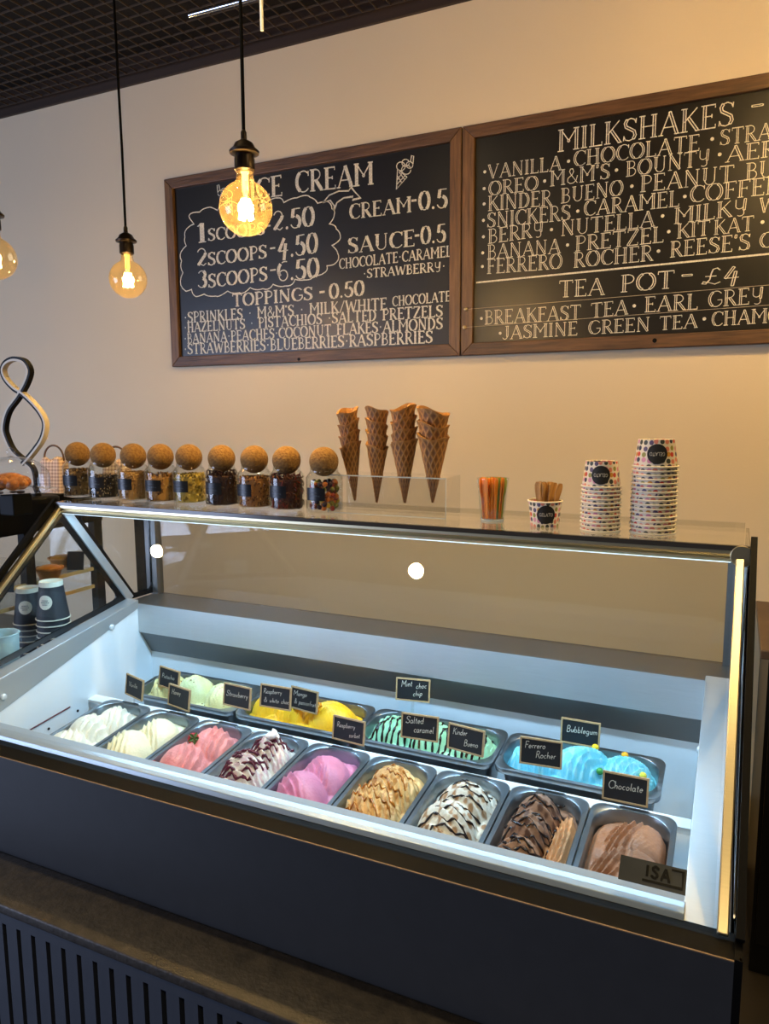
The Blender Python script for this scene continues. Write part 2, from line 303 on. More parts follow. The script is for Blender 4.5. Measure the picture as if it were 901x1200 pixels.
# ------------------------------------------------------------------ stroke lettering
def arc(cx, cy, rx, ry, a0, a1, n=10): return [(cx+rx*math.cos(R_(a0+(a1-a0)*i/n)), cy+ry*math.sin(R_(a0+(a1-a0)*i/n))) for i in range(n+1)]
def oval(w): return [('T', arc(w/2, .5, w/2-.04, .5, 115, 245)), ('T', arc(w/2, .5, w/2-.04, .5, -65, 65)), ('t', arc(w/2, .5, w/2-.04, .5, 60, 120)), ('t', arc(w/2, .5, w/2-.04, .5, 240, 300))]
SPINE = [(.56, .80), (.50, .93), (.34, 1.0), (.17, .95), (.09, .80), (.13, .64), (.32, .52), (.50, .40), (.55, .22), (.47, .06), (.29, 0), (.12, .05), (.05, .20)]
G = {
 'A': (.82, [('t', [(.06, 0), (.42, 1)]), ('T', [(.42, 1), (.76, 0)]), ('t', [(.17, .33), (.64, .33)]), ('t', [(-.04, 0), (.17, 0)]), ('t', [(.64, 0), (.88, 0)])]),
 'B': (.64, [('S', [(.14, 0), (.14, 1)]), ('t', [(.14, 1)]+arc(.30, .765, .22, .235, 90, -90)+[(.14, .53)]), ('t', [(.14, .53)]+arc(.32, .265, .27, .265, 90, -90)+[(.14, 0)])]),
 'C': (.72, [('T', arc(.44, .5, .38, .5, 120, 240)), ('t', arc(.44, .5, .38, .5, 42, 125)), ('t', arc(.44, .5, .38, .5, 235, 318)), ('t', [(.72, .98), (.72, .74)])]),
 'D': (.76, [('S', [(.14, 0), (.14, 1)]), ('t', [(.14, 1), (.28, 1)]+arc(.28, .5, .40, .5, 90, 60)), ('T', arc(.28, .5, .40, .5, 60, -60)), ('t', arc(.28, .5, .40, .5, -60, -90)+[(.14, 0)])]),
 'E': (.62, [('S', [(.14, 0), (.14, 1)]), ('t', [(.14, 1), (.57, 1), (.57, .86)]), ('t', [(.14, .52), (.44, .52)]), ('t', [(.44, .6), (.44, .44)]), ('t', [(.14, 0), (.60, 0), (.60, .16)])]),
 'F': (.58, [('S', [(.14, 0), (.14, 1)]), ('t', [(.14, 1), (.57, 1), (.57, .86)]), ('t', [(.14, .52), (.44, .52)]), ('t', [(.44, .6), (.44, .44)])]),
 'G': (.78, [('T', arc(.44, .5, .38, .5, 120, 240)), ('t', arc(.44, .5, .38, .5, 42, 125)), ('t', arc(.44, .5, .38, .5, 235, 330)), ('t', [(.77, .25), (.77, .42), (.52, .42)])]),
 'H': (.80, [('S', [(.14, 0), (.14, 1)]), ('S', [(.66, 0), (.66, 1)]), ('t', [(.14, .52), (.66, .52)])]),
 'I': (.30, [('S', [(.15, 0), (.15, 1)])]),
 'J': (.48, [('S2', [(.34, .2), (.34, 1)]), ('t', [(.34, .2)]+arc(.17, .2, .17, .2, 0, -160))]),
 'K': (.74, [('S', [(.14, 0), (.14, 1)]), ('t', [(.14, .42), (.66, 1)]), ('T', [(.30, .60), (.70, 0)]), ('t', [(.60, 0), (.80, 0)])]),
 'L': (.60, [('S', [(.14, 0), (.14, 1)]), ('t', [(.14, 0), (.58, 0), (.58, .16)])]),
 'M': (.98, [('S', [(.12, 0), (.12, 1)]), ('S', [(.86, 0), (.86, 1)]), ('t', [(.12, 1), (.45, .5)]), ('t', arc(.49, .44, .05, .06, 150, 510)), ('t', [(.53, .5), (.86, 1)])]),
 'N': (.84, [('t', [(.12, 0), (.12, 1)]), ('T', [(.12, 1), (.70, 0)]), ('t', [(.70, 0), (.70, 1)]), ('t', [(.02, 0), (.24, 0)]), ('t', [(.60, 1), (.80, 1)])]),
 'O': (.84, oval(.84)), '0': (.62, oval(.62)),
 'P': (.62, [('S', [(.14, 0), (.14, 1)]), ('t', [(.14, 1), (.30, 1)]+arc(.30, .74, .28, .26, 90, -90)+[(.14, .48)])]),
 'Q': (.84, oval(.84)+[('t', [(.5, .2), (.85, -.05)])]),
 'R': (.70, [('S', [(.14, 0), (.14, 1)]), ('t', [(.14, 1), (.30, 1)]+arc(.30, .75, .26, .25, 90, -90)+[(.14, .50)]), ('T', [(.32, .50), (.64, .02)]), ('t', [(.58, 0), (.76, 0)])]),
 'S': (.62, [('t', SPINE[:4]), ('T', SPINE[3:10]), ('t', SPINE[9:]), ('t', [(.58, .98), (.56, .76)]), ('t', [(.03, .02), (.05, .24)])]),
 'T': (.74, [('S1', [(.37, 0), (.37, 1)]), ('t', [(.02, .84), (.02, 1), (.72, 1), (.72, .84)])]),
 'U': (.80, [('S2', [(.16, .28), (.16, 1)]), ('t', [(.16, .28)]+arc(.41, .28, .25, .28, 180, 360)+[(.66, 1)]), ('t', [(.58, 1), (.76, 1)])]),
 'V': (.78, [('T', [(.06, 1), (.38, 0)]), ('t', [(.38, 0), (.72, 1)]), ('t', [(-.03, 1), (.18, 1)]), ('t', [(.62, 1), (.80, 1)])]),
 'W': (1.10, [('T', [(.06, 1), (.30, 0)]), ('t', [(.30, 0), (.54, .9)]), ('T', [(.54, .9), (.78, 0)]), ('t', [(.78, 0), (1.04, 1)]), ('t', [(-.03, 1), (.18, 1)]), ('t', [(.95, 1), (1.12, 1)])]),
 'X': (.74, [('T', [(.06, 1), (.68, 0)]), ('t', [(.06, 0), (.68, 1)])]),
 'Y': (.70, [('t', [(.10, 1), (.10, .62)]+arc(.30, .6, .20, .2, 180, 330)), ('T', [(.56, 1), (.52, .30)]), ('t', [(.52, .3)]+arc(.34, .12, .18, .17, 20, -140))]),
 'Z': (.68, [('t', [(.06, .84), (.06, 1), (.62, 1)]), ('T', [(.62, 1), (.06, 0)]), ('t', [(.06, 0), (.64, 0), (.64, .16)])]),
 '1': (.34, [('S1', [(.2, 0), (.2, 1)]), ('t', [(.2, 1), (.03, .84)])]),
 '2': (.60, [('t', arc(.30, .74, .24, .26, 165, 0)), ('T', arc(.30, .74, .24, .26, 0, -40)+[(.08, .05)]), ('t', [(.04, .05), (.22, .10), (.40, 0), (.56, .12)])]),
 '3': (.58, [('t', arc(.28, .76, .22, .24, 150, 60)), ('T', arc(.28, .76, .22, .24, 60, -70)), ('T', arc(.28, .27, .25, .27, 75, -70)), ('t', arc(.28, .27, .25, .27, -70, -160))]),
 '4': (.66, [('T', [(.40, 1), (.06, .36)]), ('t', [(.06, .36), (.62, .36)]), ('T', [(.48, .72), (.36, -.12)])]),
 '5': (.58, [('t', [(.54, 1), (.16, 1)]), ('T', [(.16, 1), (.10, .55)]), ('t', [(.10, .55), (.24, .62)]), ('T', arc(.26, .31, .26, .31, 80, -60)), ('t', arc(.26, .31, .26, .31, -60, -160))]),
 '6': (.62, [('t', arc(.42, .62, .36, .38, 70, 120)), ('T', arc(.42, .55, .38, .45, 130, 220)), ('t', arc(.31, .28, .25, .28, 0, 360, 16))]),
 '&': (.80, [('t', [(.74, .5), (.66, .18), (.48, .02), (.26, 0), (.08, .14), (.10, .36), (.38, .58), (.48, .78), (.40, .97), (.26, .97), (.20, .80), (.30, .6), (.74, 0)])]),
 "'": (.16, [('T', [(.08, 1), (.05, .80)])]), '/': (.50, [('t', [(.02, -.05), (.48, 1.05)])]),
 '.': (.22, [('D', (.1, .06))]), '*': (.34, [('D', (.17, .5))]), '-': (.52, [('T', [(.08, .46), (.44, .46)])]), ' ': (.46, []),
 '£': (.70, [('t', [(.66, .84), (.56, .98), (.42, .92), (.36, .66), (.32, .3), (.18, .03), (.06, .06), (.10, .18), (.28, .12), (.50, 0), (.68, .12)]), ('t', [(.16, .5), (.54, .5)])]),
}
def lo(w, *s): return (w, [('t', x) for x in s])
HAND = {
 'a': lo(.46, arc(.20, .22, .18, .22, 30, 350), [(.37, .44), (.37, .06), (.46, 0)]), 'b': lo(.46, [(.06, .95), (.06, 0)], arc(.22, .22, .18, .22, 150, -150)),
 'c': lo(.40, arc(.22, .22, .18, .22, 50, 310)), 'd': lo(.48, arc(.20, .22, .18, .22, 30, 350), [(.38, .95), (.38, 0)]),
 'e': lo(.42, [(.05, .22), (.38, .25)]+arc(.21, .22, .17, .22, 10, 310)), 'f': lo(.34, [(.34, .9), (.22, .95), (.15, .8), (.15, 0)], [(.02, .5), (.30, .5)]),
 'g': lo(.46, arc(.20, .22, .18, .22, 30, 350), [(.38, .44), (.38, -.22), (.24, -.34), (.06, -.26)]), 'h': lo(.44, [(.06, .95), (.06, 0)], [(.06, .3), (.2, .44), (.35, .36), (.36, 0)]),
 'i': lo(.18, [(.08, .44), (.08, 0)], [(.08, .62), (.09, .66)]), 'k': lo(.42, [(.06, .95), (.06, 0)], [(.34, .44), (.07, .2), (.36, 0)]), 'l': lo(.20, [(.08, .95), (.08, .06), (.18, 0)]),
 'm': lo(.66, [(.06, .44), (.06, 0)], [(.06, .32), (.18, .44), (.30, .36), (.30, 0)], [(.30, .32), (.44, .44), (.55, .36), (.56, 0)]),
 'n': lo(.44, [(.06, .44), (.06, 0)], [(.06, .3), (.2, .44), (.35, .36), (.36, 0)]), 'o': lo(.44, arc(.21, .22, .18, .22, 0, 360)),
 'p': lo(.46, [(.06, .44), (.06, -.36)], arc(.22, .22, .18, .22, 150, -150)), 'r': lo(.32, [(.06, .44), (.06, 0)], [(.06, .28), (.16, .42), (.30, .42)]),
 's': lo(.36, [(.32, .40), (.18, .45), (.07, .36), (.18, .24), (.31, .12), (.18, 0), (.04, .05)]), 't': lo(.32, [(.14, .75), (.14, .06), (.28, 0)], [(.02, .5), (.28, .5)]),
 'u': lo(.44, [(.06, .44), (.07, .1), (.18, 0), (.32, .1), (.36, .44), (.37, 0)]), 'w': lo(.60, [(.04, .44), (.16, 0), (.28, .38), (.42, 0), (.54, .44)]),
 'y': lo(.44, [(.05, .44), (.2, .05)], [(.38, .44), (.14, -.34)]), 'z': lo(.40, [(.05, .42), (.34, .42), (.05, 0), (.36, 0)]), 'v': lo(.42, [(.04, .44), (.18, 0), (.36, .44)]),
}
def ribbon(pts, wd):
    """flat strip polygons of width wd along 2-D points"""
    out = []; n = len(pts); L = []; Rr = []
    for i in range(n):
        a = pts[max(i-1, 0)]; b = pts[min(i+1, n-1)]; dx, dy = b[0]-a[0], b[1]-a[1]; d = math.hypot(dx, dy) or 1
        nx, ny = -dy/d*wd/2, dx/d*wd/2
        if 0 < i < n-1:
            d1 = (pts[i][0]-a[0], pts[i][1]-a[1]); d2 = (b[0]-pts[i][0], b[1]-pts[i][1]); l1, l2 = math.hypot(*d1) or 1, math.hypot(*d2) or 1
            cs = max(.45, math.sqrt(max(0, (1+(d1[0]*d2[0]+d1[1]*d2[1])/l1/l2)/2))); nx /= cs; ny /= cs
        L.append((pts[i][0]+nx, pts[i][1]+ny)); Rr.append((pts[i][0]-nx, pts[i][1]-ny))
    return [(L[i], Rr[i], Rr[i+1], L[i+1]) for i in range(n-1)]
def offset(pts, d):
    out = []; n = len(pts)
    for i in range(n):
        a = pts[max(i-1, 0)]; b = pts[min(i+1, n-1)]; dx, dy = b[0]-a[0], b[1]-a[1]; l = math.hypot(dx, dy) or 1
        out.append((pts[i][0]-dy/l*d, pts[i][1]+dx/l*d))
    return out
def glyph_quads(ch, style):
    wd, st = HAND[ch] if (style == 'hand' and ch in HAND) else G.get(ch, G[' '])
    q = []; thin, thick = {'fill': (.06, .18), 'line': (.046, .13), 'hand': (.085, .085), 'bold': (.13, .13), 'small': (.085, .175), 'heavy': (.24, .24)}[style]
    for k, p in st:
        if k == 'D':
            c = arc(p[0], p[1], .06, .06, 0, 360, 8)
            if style in ('line', 'fill', 'small'): c = arc(p[0], p[1], .075, .085, 0, 360, 8)
            q.append(tuple(c[:-1])); continue
        if style in ('hand', 'bold', 'heavy'):
            q += ribbon(p, thin); continue
        if k == 't': q += ribbon(p, thin); continue
        if style == 'line':
            for s in (-1, 1): q += ribbon(offset(p, s*.052), thin)
            a, b = offset(p, .052), offset(p, -.052)
            q += ribbon([a[0], b[0]], thin)+ribbon([a[-1], b[-1]], thin)
        else: q += ribbon(p, thick)
        if k in ('S', 'S1'): x = p[0][0]; q += ribbon([(x-.15, 0), (x+.15, 0)], thin)
        if k in ('S', 'S2'): x = p[-1][0]; q += ribbon([(x-.15, 1), (x+.12, 1)], thin)
    return wd, q
def text_quads(txt, style='fill', gap=.10):
    x = 0; out = []
    for ch in txt:
        wd, q = glyph_quads(ch, style); out += [[(px+x, py) for px, py in poly] for poly in q]; x += wd+gap
    return max(x-gap, .01), out
def text_on(mb, txt, P0, P1, Hv, n, style='fill', gap=.10, jitter=0):
    """write txt between P0 and P1 (baseline), cap height vector Hv, lifted along n"""
    W, qs = text_quads(txt, style, gap); P0, P1, Hv, n = Vector(P0), Vector(P1), Vector(Hv), Vector(n)
    d = (P1-P0)/W; k = 0
    for poly in qs:
        b = len(mb.v); k += 1
        for x, y in poly: mb.v.append(tuple(P0+d*x+Hv*y+n*(.0004+.00002*(k % 9))))
        mb.f.append(tuple(range(b, b+len(poly))))

# ------------------------------------------------------------------ room shell
YW, ZC = 2.75, 1.479
def shell(name, mb, m, at): return struct(mb.obj(name, m, at=at))
shell('floor', MB().box(-7, 5, -5, 2.85, -1.65, -1.6), 'floor', (0, 0, -1.6))
shell('wall_back', MB().box(-7, 5, YW, YW+.1, -1.6, ZC+.2), 'wall', (0, YW, -1.6))
ceil = shell('ceiling', MB().box(-7, 5, -5, YW, ZC+.10, ZC+.16), 'ceil', (0, 0, ZC))
struct(MB().box(-7, 5, YW-.014, YW, ZC-.017, ZC+.10).obj('trim_1', 'ctrim', at=(0, YW, ZC)))
# open-cell ceiling grid
CELL = .0585
gx = MB().box(-2.75, 2.75, -.0019, .0019, -.003, .003).mesh('grid_bar_long', M['wire'])
gy = MB().box(-.0019, .0019, -1.05, 1.05, -.003, .003).mesh('grid_bar_cross', M['wire'])
for i in range(36):
    o = bpy.data.objects.new('grid_bar', gx); col.objects.link(o); o.parent = ceil; o.location = (-1.6, YW-.05-i*CELL, .012)
for i in range(94):
    o = bpy.data.objects.new('grid_bar', gy); col.objects.link(o); o.parent = ceil; o.location = (-4.34+i*CELL, YW-.05-1.05, .012)

# ------------------------------------------------------------------ ceiling downlights (first two read from reflections in the front glass, last two unseen and assumed)
for i, (x, y, p, lab) in enumerate([(-1.342, 1.177, 26, 'middle recessed downlight above the front of the freezer'), (-2.927, 1.153, 20, 'recessed downlight above the pastry cabinet'),
                               (.24, 1.17, 44, 'unseen recessed downlight assumed above the right end of the freezer'), (.08, -.6, 50, 'unseen recessed downlight assumed behind the viewer at the right')]):
    t = thing('downlight', 'round '+lab, 'ceiling light', (x, y, ZC), group='ceiling downlights')
    MB().lathe([(.0255, -.004), (.052, -.008), (.055, .0), (.055, .10), (.040, .10)], 24, cap0=False, cap1=True).obj('housing', 'socket', t, 40)
    MB().lathe([(.025, -.002), (.025, .004)], 24).obj('lens', 'lamp', t)
    l = bpy.data.lights.new('downlight_beam', 'SPOT'); l.energy = p; l.color = (1, .745, .38); l.spot_size = R_(165); l.spot_blend = .9; l.shadow_soft_size = .035
    o = bpy.data.objects.new('downlight_beam', l); col.objects.link(o); o.location = (x, y, ZC+CZ-.02)

# ------------------------------------------------------------------ pendant bulbs
def bulb(X, Y, Z, label, power):
    """Z: centre of the globe"""
    t = thing('pendant_lamp', label, 'pendant lamp', (X, Y, Z), group='globe bulb pendants over the counter')
    prof = [(.004, -.0625)]
    for k in range(1, 17):
        a = -PI/2+k*PI*.875/16; prof.append((.0625*math.cos(a), .0625*math.sin(a)))
    prof += [(.0222, .0605), (.0200, .067), (.0188, .084)]
    b = MB().lathe(prof, 40, cap0=True, cap1=False).obj('bulb_globe', 'bulb', t, 80)
    MB().lathe([(.003, .02), (.005, .03), (.008, .04), (.0075, .078), (.014, .085)], 14).obj('glass_stem', 'stemglow', b, 60)
    for k in range(6):
        a = 2*PI*k/6; MB().tube([(.008*math.cos(a), .008*math.sin(a), .020), (.0150*math.cos(a+.5), .0150*math.sin(a+.5), -.026)], .0042, 6).obj('filament', 'fil', b, 60)
    MB().lathe([(.019, .081), (.0235, .085), (.0235, .111), (.0225, .114), (.0225, .119), (.034, .122), (.035, .127), (.031, .131), (.026, .135), (.021, .145), (.008, .153)], 32).obj('socket', 'socket', t, 40)
    MB().lathe([(.007, .151), (.007, .169), (.004, .175)], 16).obj('cord_grip', 'socket', t, 40)
    top = ZC-Z
    MB().tube([(0, 0, .169), (.002, 0, .169+(top-.169)*.3), (-.001, .001, .169+(top-.169)*.6), (0, 0, top)], .0042, 8).obj('cord', 'cord', t, 60)
    MB().lathe([(.05, top), (.05, top-.012), (.035, top-.025), (.006, top-.03)], 24).obj('ceiling_rose', 'socket', t, 40)
    l = bpy.data.lights.new('bulb_light', 'POINT'); l.energy = power; l.color = (1, .705, .31); l.shadow_soft_size = .02
    o = bpy.data.objects.new('bulb_light', l); col.objects.link(o); o.location = (X, Y, Z+CZ); o.parent = None
    return t
bulb(.30, 1.90, 1.02, 'unseen globe bulb pendant added outside the top right edge of the photo', 110)  # unseen pendant, added to brighten the upper right of the wall
bulb(-1.902, 1.991, .452, 'smaller-looking glowing globe bulb on black cord against plain wall', 12)
bulb(-1.076, 1.52, .478, 'glowing globe bulb on black cord in front of the ice cream chalkboard', 54)
_p = ray((-6, 303))*(2.24/FPX)
bulb(_p.x, _p.y, _p.z, 'globe bulb cut off by the left edge of the photo', 5)

# chrome hanging rods at the top of the frame
t = thing('hanging_bar_light', 'slim chrome bars hanging below the grid ceiling beside the front pendant', 'bar light', onY((306, 15), 1.75))
bt = tuple(onY((306, 15), 1.75))
a, b = onY((222, 18), 1.75), onY((330, -11), 1.75)
MB().tube([a, b], .0065, 10).obj('horizontal_bar', 'chrome', t, 60, at=bt)
c = onY((307, 36), 1.72); MB().tube([c, (c.x, c.y, ZC)], .0045, 8).obj('drop_rod', 'white', t, 60, at=bt)  # bright highlight on the chrome rod put in as white colour
e = a.lerp(b, .93); MB().tube([e, (e.x, e.y, ZC)], .002, 6).obj('suspension_wire', 'cord', t, at=bt)

# ------------------------------------------------------------------ chalkboards
BT, BB = 1.075, .307                         # top / bottom of the frames
def BY(p, dy=-.012): return onY(p, YW+dy-.012)
xa = onY((199, 320), YW-.02).x; xm = onY((541.8, 280), YW-.02).x
BT = (onY((194, 209.1), YW-.03).z+onY((541, 150), YW-.03).z)/2; BB = (onY((206, 430.5), YW-.03).z+onY((541, 416), YW-.03).z)/2
FW = .045
def board(x0, x1, label):
    t = thing('chalkboard', label, 'chalkboard', ((x0+x1)/2, YW, BB)); at = ((x0+x1)/2, YW, BB)
    MB().box(x0+.02, x1-.02, YW-.018, YW-.006, BB+.02, BT-.02).obj('writing_surface', 'slate', t, at=at)
    y0, y1 = YW-.034, YW-.001
    def rail(pts, m, lab=None):
        n = 4; mb = MB(); vs = [(x, y, z) for y in (y0, y1) for x, z in pts]
        mb.add(vs, [(0, 1, 2, 3), (7, 6, 5, 4)]+[(i, 4+i, 4+(i+1) % 4, (i+1) % 4) for i in range(4)]); return mb.obj('frame_rail', m, t, at=at, bevel=.003)
    rail([(x0, BT), (x1, BT), (x1-FW, BT-FW), (x0+FW, BT-FW)], 'wood'); rail([(x0, BB), (x0+FW, BB+FW), (x1-FW, BB+FW), (x1, BB)], 'wood')
    rail([(x0, BB), (x0, BT), (x0+FW, BT-FW), (x0+FW, BB+FW)], 'woodv'); rail([(x1, BB), (x1-FW, BB+FW), (x1-FW, BT-FW), (x1, BT)], 'woodv')
    return t, at
b1, at1 = board(xa, xm-.002, 'chalkboard menu headed ICE CREAM in a dark wooden frame')
b2, at2 = board(xm+.002, xm+1.44, 'chalkboard menu of milkshakes and tea pots in a dark wooden frame')
YS = YW-.018                                  # writing plane
def c1(x, y): return (190+x/2.538, 150+y/2.538)
def c2(x, y): return (540+x/2.496, 80+y/2.496)
def words(parent, at, conv, sc, lst, style, m='chalk'):
    for txt, x0, y0, x1, y1, h in lst:
        mb = MB(); P0 = onY(conv(x0, y0), YS); P1 = onY(conv(x1, y1), YS); Hh = (onY(conv(x0, y0-h), YS)-P0).z
        k = .94
        text_on(mb, txt, P0, P1, (0.0, 0, Hh*k), (0, -1, 0), style); mb.obj('chalk_lettering', m, parent, at=at)
words(b1, at1, c1, 1, [('ICE', 262, 213, 357, 200, 62), ('CREAM', 398, 193, 627, 166, 66), ('1', 105, 341, 130, 338, 60), ('2', 104, 411, 133, 408, 54), ('3', 106, 476, 133, 472, 52),
  ('2.50', 330, 306, 452, 290, 60), ('4.50', 345, 389, 462, 370, 62), ('6.50', 345, 456, 466, 443, 60), ('-', 318, 350+22, 340, 347+22, 30), ('-', 318, 437, 342, 434, 30), ('-', 306, 293+12, 326, 291+12, 30),
  ('CREAM', 558, 271, 740, 249, 46), ('-', 738, 234, 760, 232, 40), ('0.5', 764, 245, 848, 236, 58), ('SAUCE', 553, 373, 750, 350, 48), ('-', 748, 338, 768, 336, 40), ('0.5', 770, 346, 843, 338, 55)], 'fill')
words(b1, at1, c1, 1, [('SCOOPS', 137, 336, 305, 316, 38), ('SCOOPS', 137, 409, 311, 386, 40), ('SCOOPS', 138, 475, 313, 453, 42), ('TOPPINGS', 210, 531, 447, 510, 38), ('-', 465, 506, 487, 504, 40), ('0.50', 498, 508, 600, 497, 46),
  ('CHOCOLATE*CARAMEL', 527, 419, 860, 381, 31), ('*STRAWBERRY*', 598, 447, 842, 424, 28)], 'small')
words(b1, at1, c1, 1, [("*SPRINKLES * M&M'S * MILK/WHITE", 66, 579, 668, 540, 32), ('CHOCOLATE', 685, 530, 857, 514, 30), ('*HAZELNUTS * PISTACHIOS *SALTED PRETZELS', 66, 608, 834, 560, 30),
  ('*BANANA*PEACHES*COCONUT FLAKES*ALMONDS', 66, 641, 834, 597, 30), ('*STRAWBERRIES*BLUEBERRIES*RASPBERRIES', 66, 673, 804, 638, 32)], 'small')
words(b2, at2, c2, 1, [('MILKSHAKES', 285, 244, 797, 165, 66), ('-', 843, 135, 890, 128, 52), ('VANILLA', 80, 323, 293, 297, 42), ('CHOCOLATE', 330, 287, 697, 240, 46), ('STRAWBERRY', 757, 226, 1165, 170, 48),
  ('OREO', 82, 372, 225, 355, 42), ("M&M'S", 262, 345, 435, 322, 46), ('BOUNTY', 483, 317, 728, 282, 46), ('AERO', 775, 275, 985, 248, 48), ('KINDER', 80, 417, 265, 400, 45), ('BUENO', 293, 395, 473, 370, 45),
  ('PEANUT', 525, 362, 797, 333, 50), ('BUTTER', 833, 326, 1090, 296, 50), ('SNICKERS', 77, 466, 320, 443, 45), ('CARAMEL', 360, 432, 638, 403, 46), ('COFFEE', 670, 393, 930, 365, 50),
  ('BERRY', 80, 513, 242, 490, 44), ('NUTELLA', 293, 490, 565, 462, 46), ('MILKY', 625, 455, 838, 427, 48), ('WAY', 873, 423, 1010, 408, 45), ('BANANA', 78, 557, 290, 540, 42), ('PRETZEL', 335, 535, 592, 508, 46),
  ('KIT', 632, 498, 727, 487, 44), ('KAT', 740, 487, 855, 474, 44), ('FERRERO', 77, 601, 295, 585, 44), ('ROCHER', 330, 583, 560, 562, 46), ("REESE'S", 612, 553, 845, 530, 48), ('CUP', 873, 526, 1000, 512, 46),
  ('TEA', 287, 670, 418, 662, 50), ('POT', 468, 655, 623, 642, 52), ('-', 640, 626, 682, 623, 44), ('£', 700, 634, 760, 630, 50), ('4', 768, 633, 815, 628, 52),
  ('BREAKFAST', 70, 749, 350, 734, 42), ('TEA', 380, 729, 487, 719, 43), ('EARL', 538, 713, 692, 704, 46), ('GREY', 723, 699, 885, 686, 48),
  ('JASMINE', 122, 793, 340, 780, 40), ('GREEN', 373, 778, 552, 768, 41), ('TEA', 580, 766, 690, 758, 41), ('CHAMOMILE', 733, 754, 1075, 733, 43)], 'line', 'chalk_thin')
mb = MB()
for x, y in [(70, 303), (315, 272), (735, 207), (68, 352), (245, 330), (455, 298), (757, 252), (68, 397), (500, 345), (66, 445), (342, 418), (655, 375), (66, 493), (265, 472), (590, 432), (64, 540), (312, 517), (608, 478), (882, 450), (63, 580), (578, 535), (60, 732), (507, 695), (115, 775), (712, 733)]:
    P = onY(c2(x, y), YS); mb = MB(); b = 0
    mb.v += [(P.x+.0058*math.cos(k*PI/4), YS-.0005, P.z+.0058*math.sin(k*PI/4)) for k in range(8)]; mb.f.append(tuple(range(b, b+8))); mb.obj('chalk_bullet', 'chalk_thin', b2, at=at2)
def chalkline(parent, at, conv, pts, wd, name='chalk_line', m='chalk_thin', yy=None):
    P = [onY(conv(*p), YS) for p in pts]; mb = MB()
    for poly in ribbon([(q.x, q.z) for q in P], wd):
        b = len(mb.v); mb.v += [(x, YS-.0006, z) for x, z in poly]; mb.f.append(tuple(range(b, b+4)))
    return mb.obj(name, m, parent, at=at)
chalkline(b2, at2, c2, [(45, 627), (901, 543), (1120, 521)], .006)
# scalloped cloud round the scoop prices, drawn arrow, two ice cream drawings
cloud = [(70, 560-75), (62, 400+30), (58, 395), (72, 350), (68, 325), (95, 285), (80, 262), (112, 250), (140, 236), (165, 245), (192, 222), (235, 232), (268, 216), (310, 222), (345, 208), (362, 222), (400, 208), (440, 206), (462, 224), (497, 222), (505, 240), (512, 258), (498, 285), (518, 300), (530, 322), (505, 350), (522, 372), (512, 405), (490, 410), (480, 432), (450, 440), (420, 452), (395, 450), (365, 470), (330, 465), (300, 478), (262, 475), (230, 490), (195, 485), (160, 500), (125, 494), (98, 500), (88, 480), (70, 485)]
pts = []
for i in range(len(cloud)-1):
    (ax, ay), (bx, by) = cloud[i], cloud[i+1]; cx, cy = (ax+bx)/2, (ay+by)/2; d = math.hypot(bx-ax, by-ay); ox, oy = cx-290, cy-355; l = math.hypot(ox, oy)
    k = .22*d if i % 2 == 0 else .12*d
    for s in range(5): u = s/5; m_ = 4*u*(1-u)*k; pts.append((ax+(bx-ax)*u+ox/l*m_, ay+(by-ay)*u+oy/l*m_))
pts.append(cloud[-1])
chalkline(b1, at1, c1, pts, .0042, 'chalk_cloud')
chalkline(b1, at1, c1, [(478, 222), (497, 200), (525, 188), (555, 187), (562, 176), (575, 192), (590, 208), (566, 214), (568, 204), (540, 208), (520, 222), (510, 246), (512, 232), (500, 215), (478, 222)], .0052, 'chalk_arrow', 'chalk')
def cone_drawing(cx, cy, s, flip):
    f = -1 if flip else 1
    q = lambda x, y: (cx+f*x*s, cy+y*s)
    for pl in [[(-2, 0), (-5, 60), (26, 24), (-2, 0)], [(2, 8), (18, 30)], [(-1, 22), (10, 40)], [(12, 12), (-4, 34)], [(20, 20), (-4, 46)]]: chalkline(b1, at1, c1, [q(*p) for p in pl], .0034, 'chalk_drawing')
    for ox, oy, r in [(8, -8, 13), (24, 2, 14), (22, -18, 11), (34, -12, 10)]: chalkline(b1, at1, c1, [q(ox+r*math.cos(k*.55), oy+r*math.sin(k*.55)) for k in range(12)], .0034, 'chalk_drawing')
    chalkline(b1, at1, c1, [q(36, -20), (q(40, -40)), q(46, -38), q(44, -14)], .0034, 'chalk_drawing')
cone_drawing(702, 122, 1.0, False); cone_drawing(205, 205, .9, True)
# pins and threads stretched over the milkshake board
for (px, py), (qx, qy) in [((545.6, 362.5), (901, 334)), ((544, 383.7), (901, 357.5))]:
    P = onY((px, py), YW-.038); Q = onY((qx, qy), YW-.038); Q = P+(Q-P)*1.3
    MB().sphere((P.x, P.y, P.z), .0075, 10, 8).obj('pin', 'pin', b2, 60, at=at2)
    MB().tube([P, Q], .0009, 5).obj('thread', 'thread', b2, at=at2)
for p in [(767, 399)]:
    P = onY(p, YW-.035); MB().tube([(P.x, P.y+.002, P.z), (P.x, P.y-.0015, P.z)], .0075, 10).obj('screw', 'black', b2, at=at2)
P = onY((350, 421), YW-.035); MB().tube([(P.x, P.y+.002, P.z), (P.x, P.y-.0015, P.z)], .0065, 10).obj('screw', 'black', b1, at=at1)

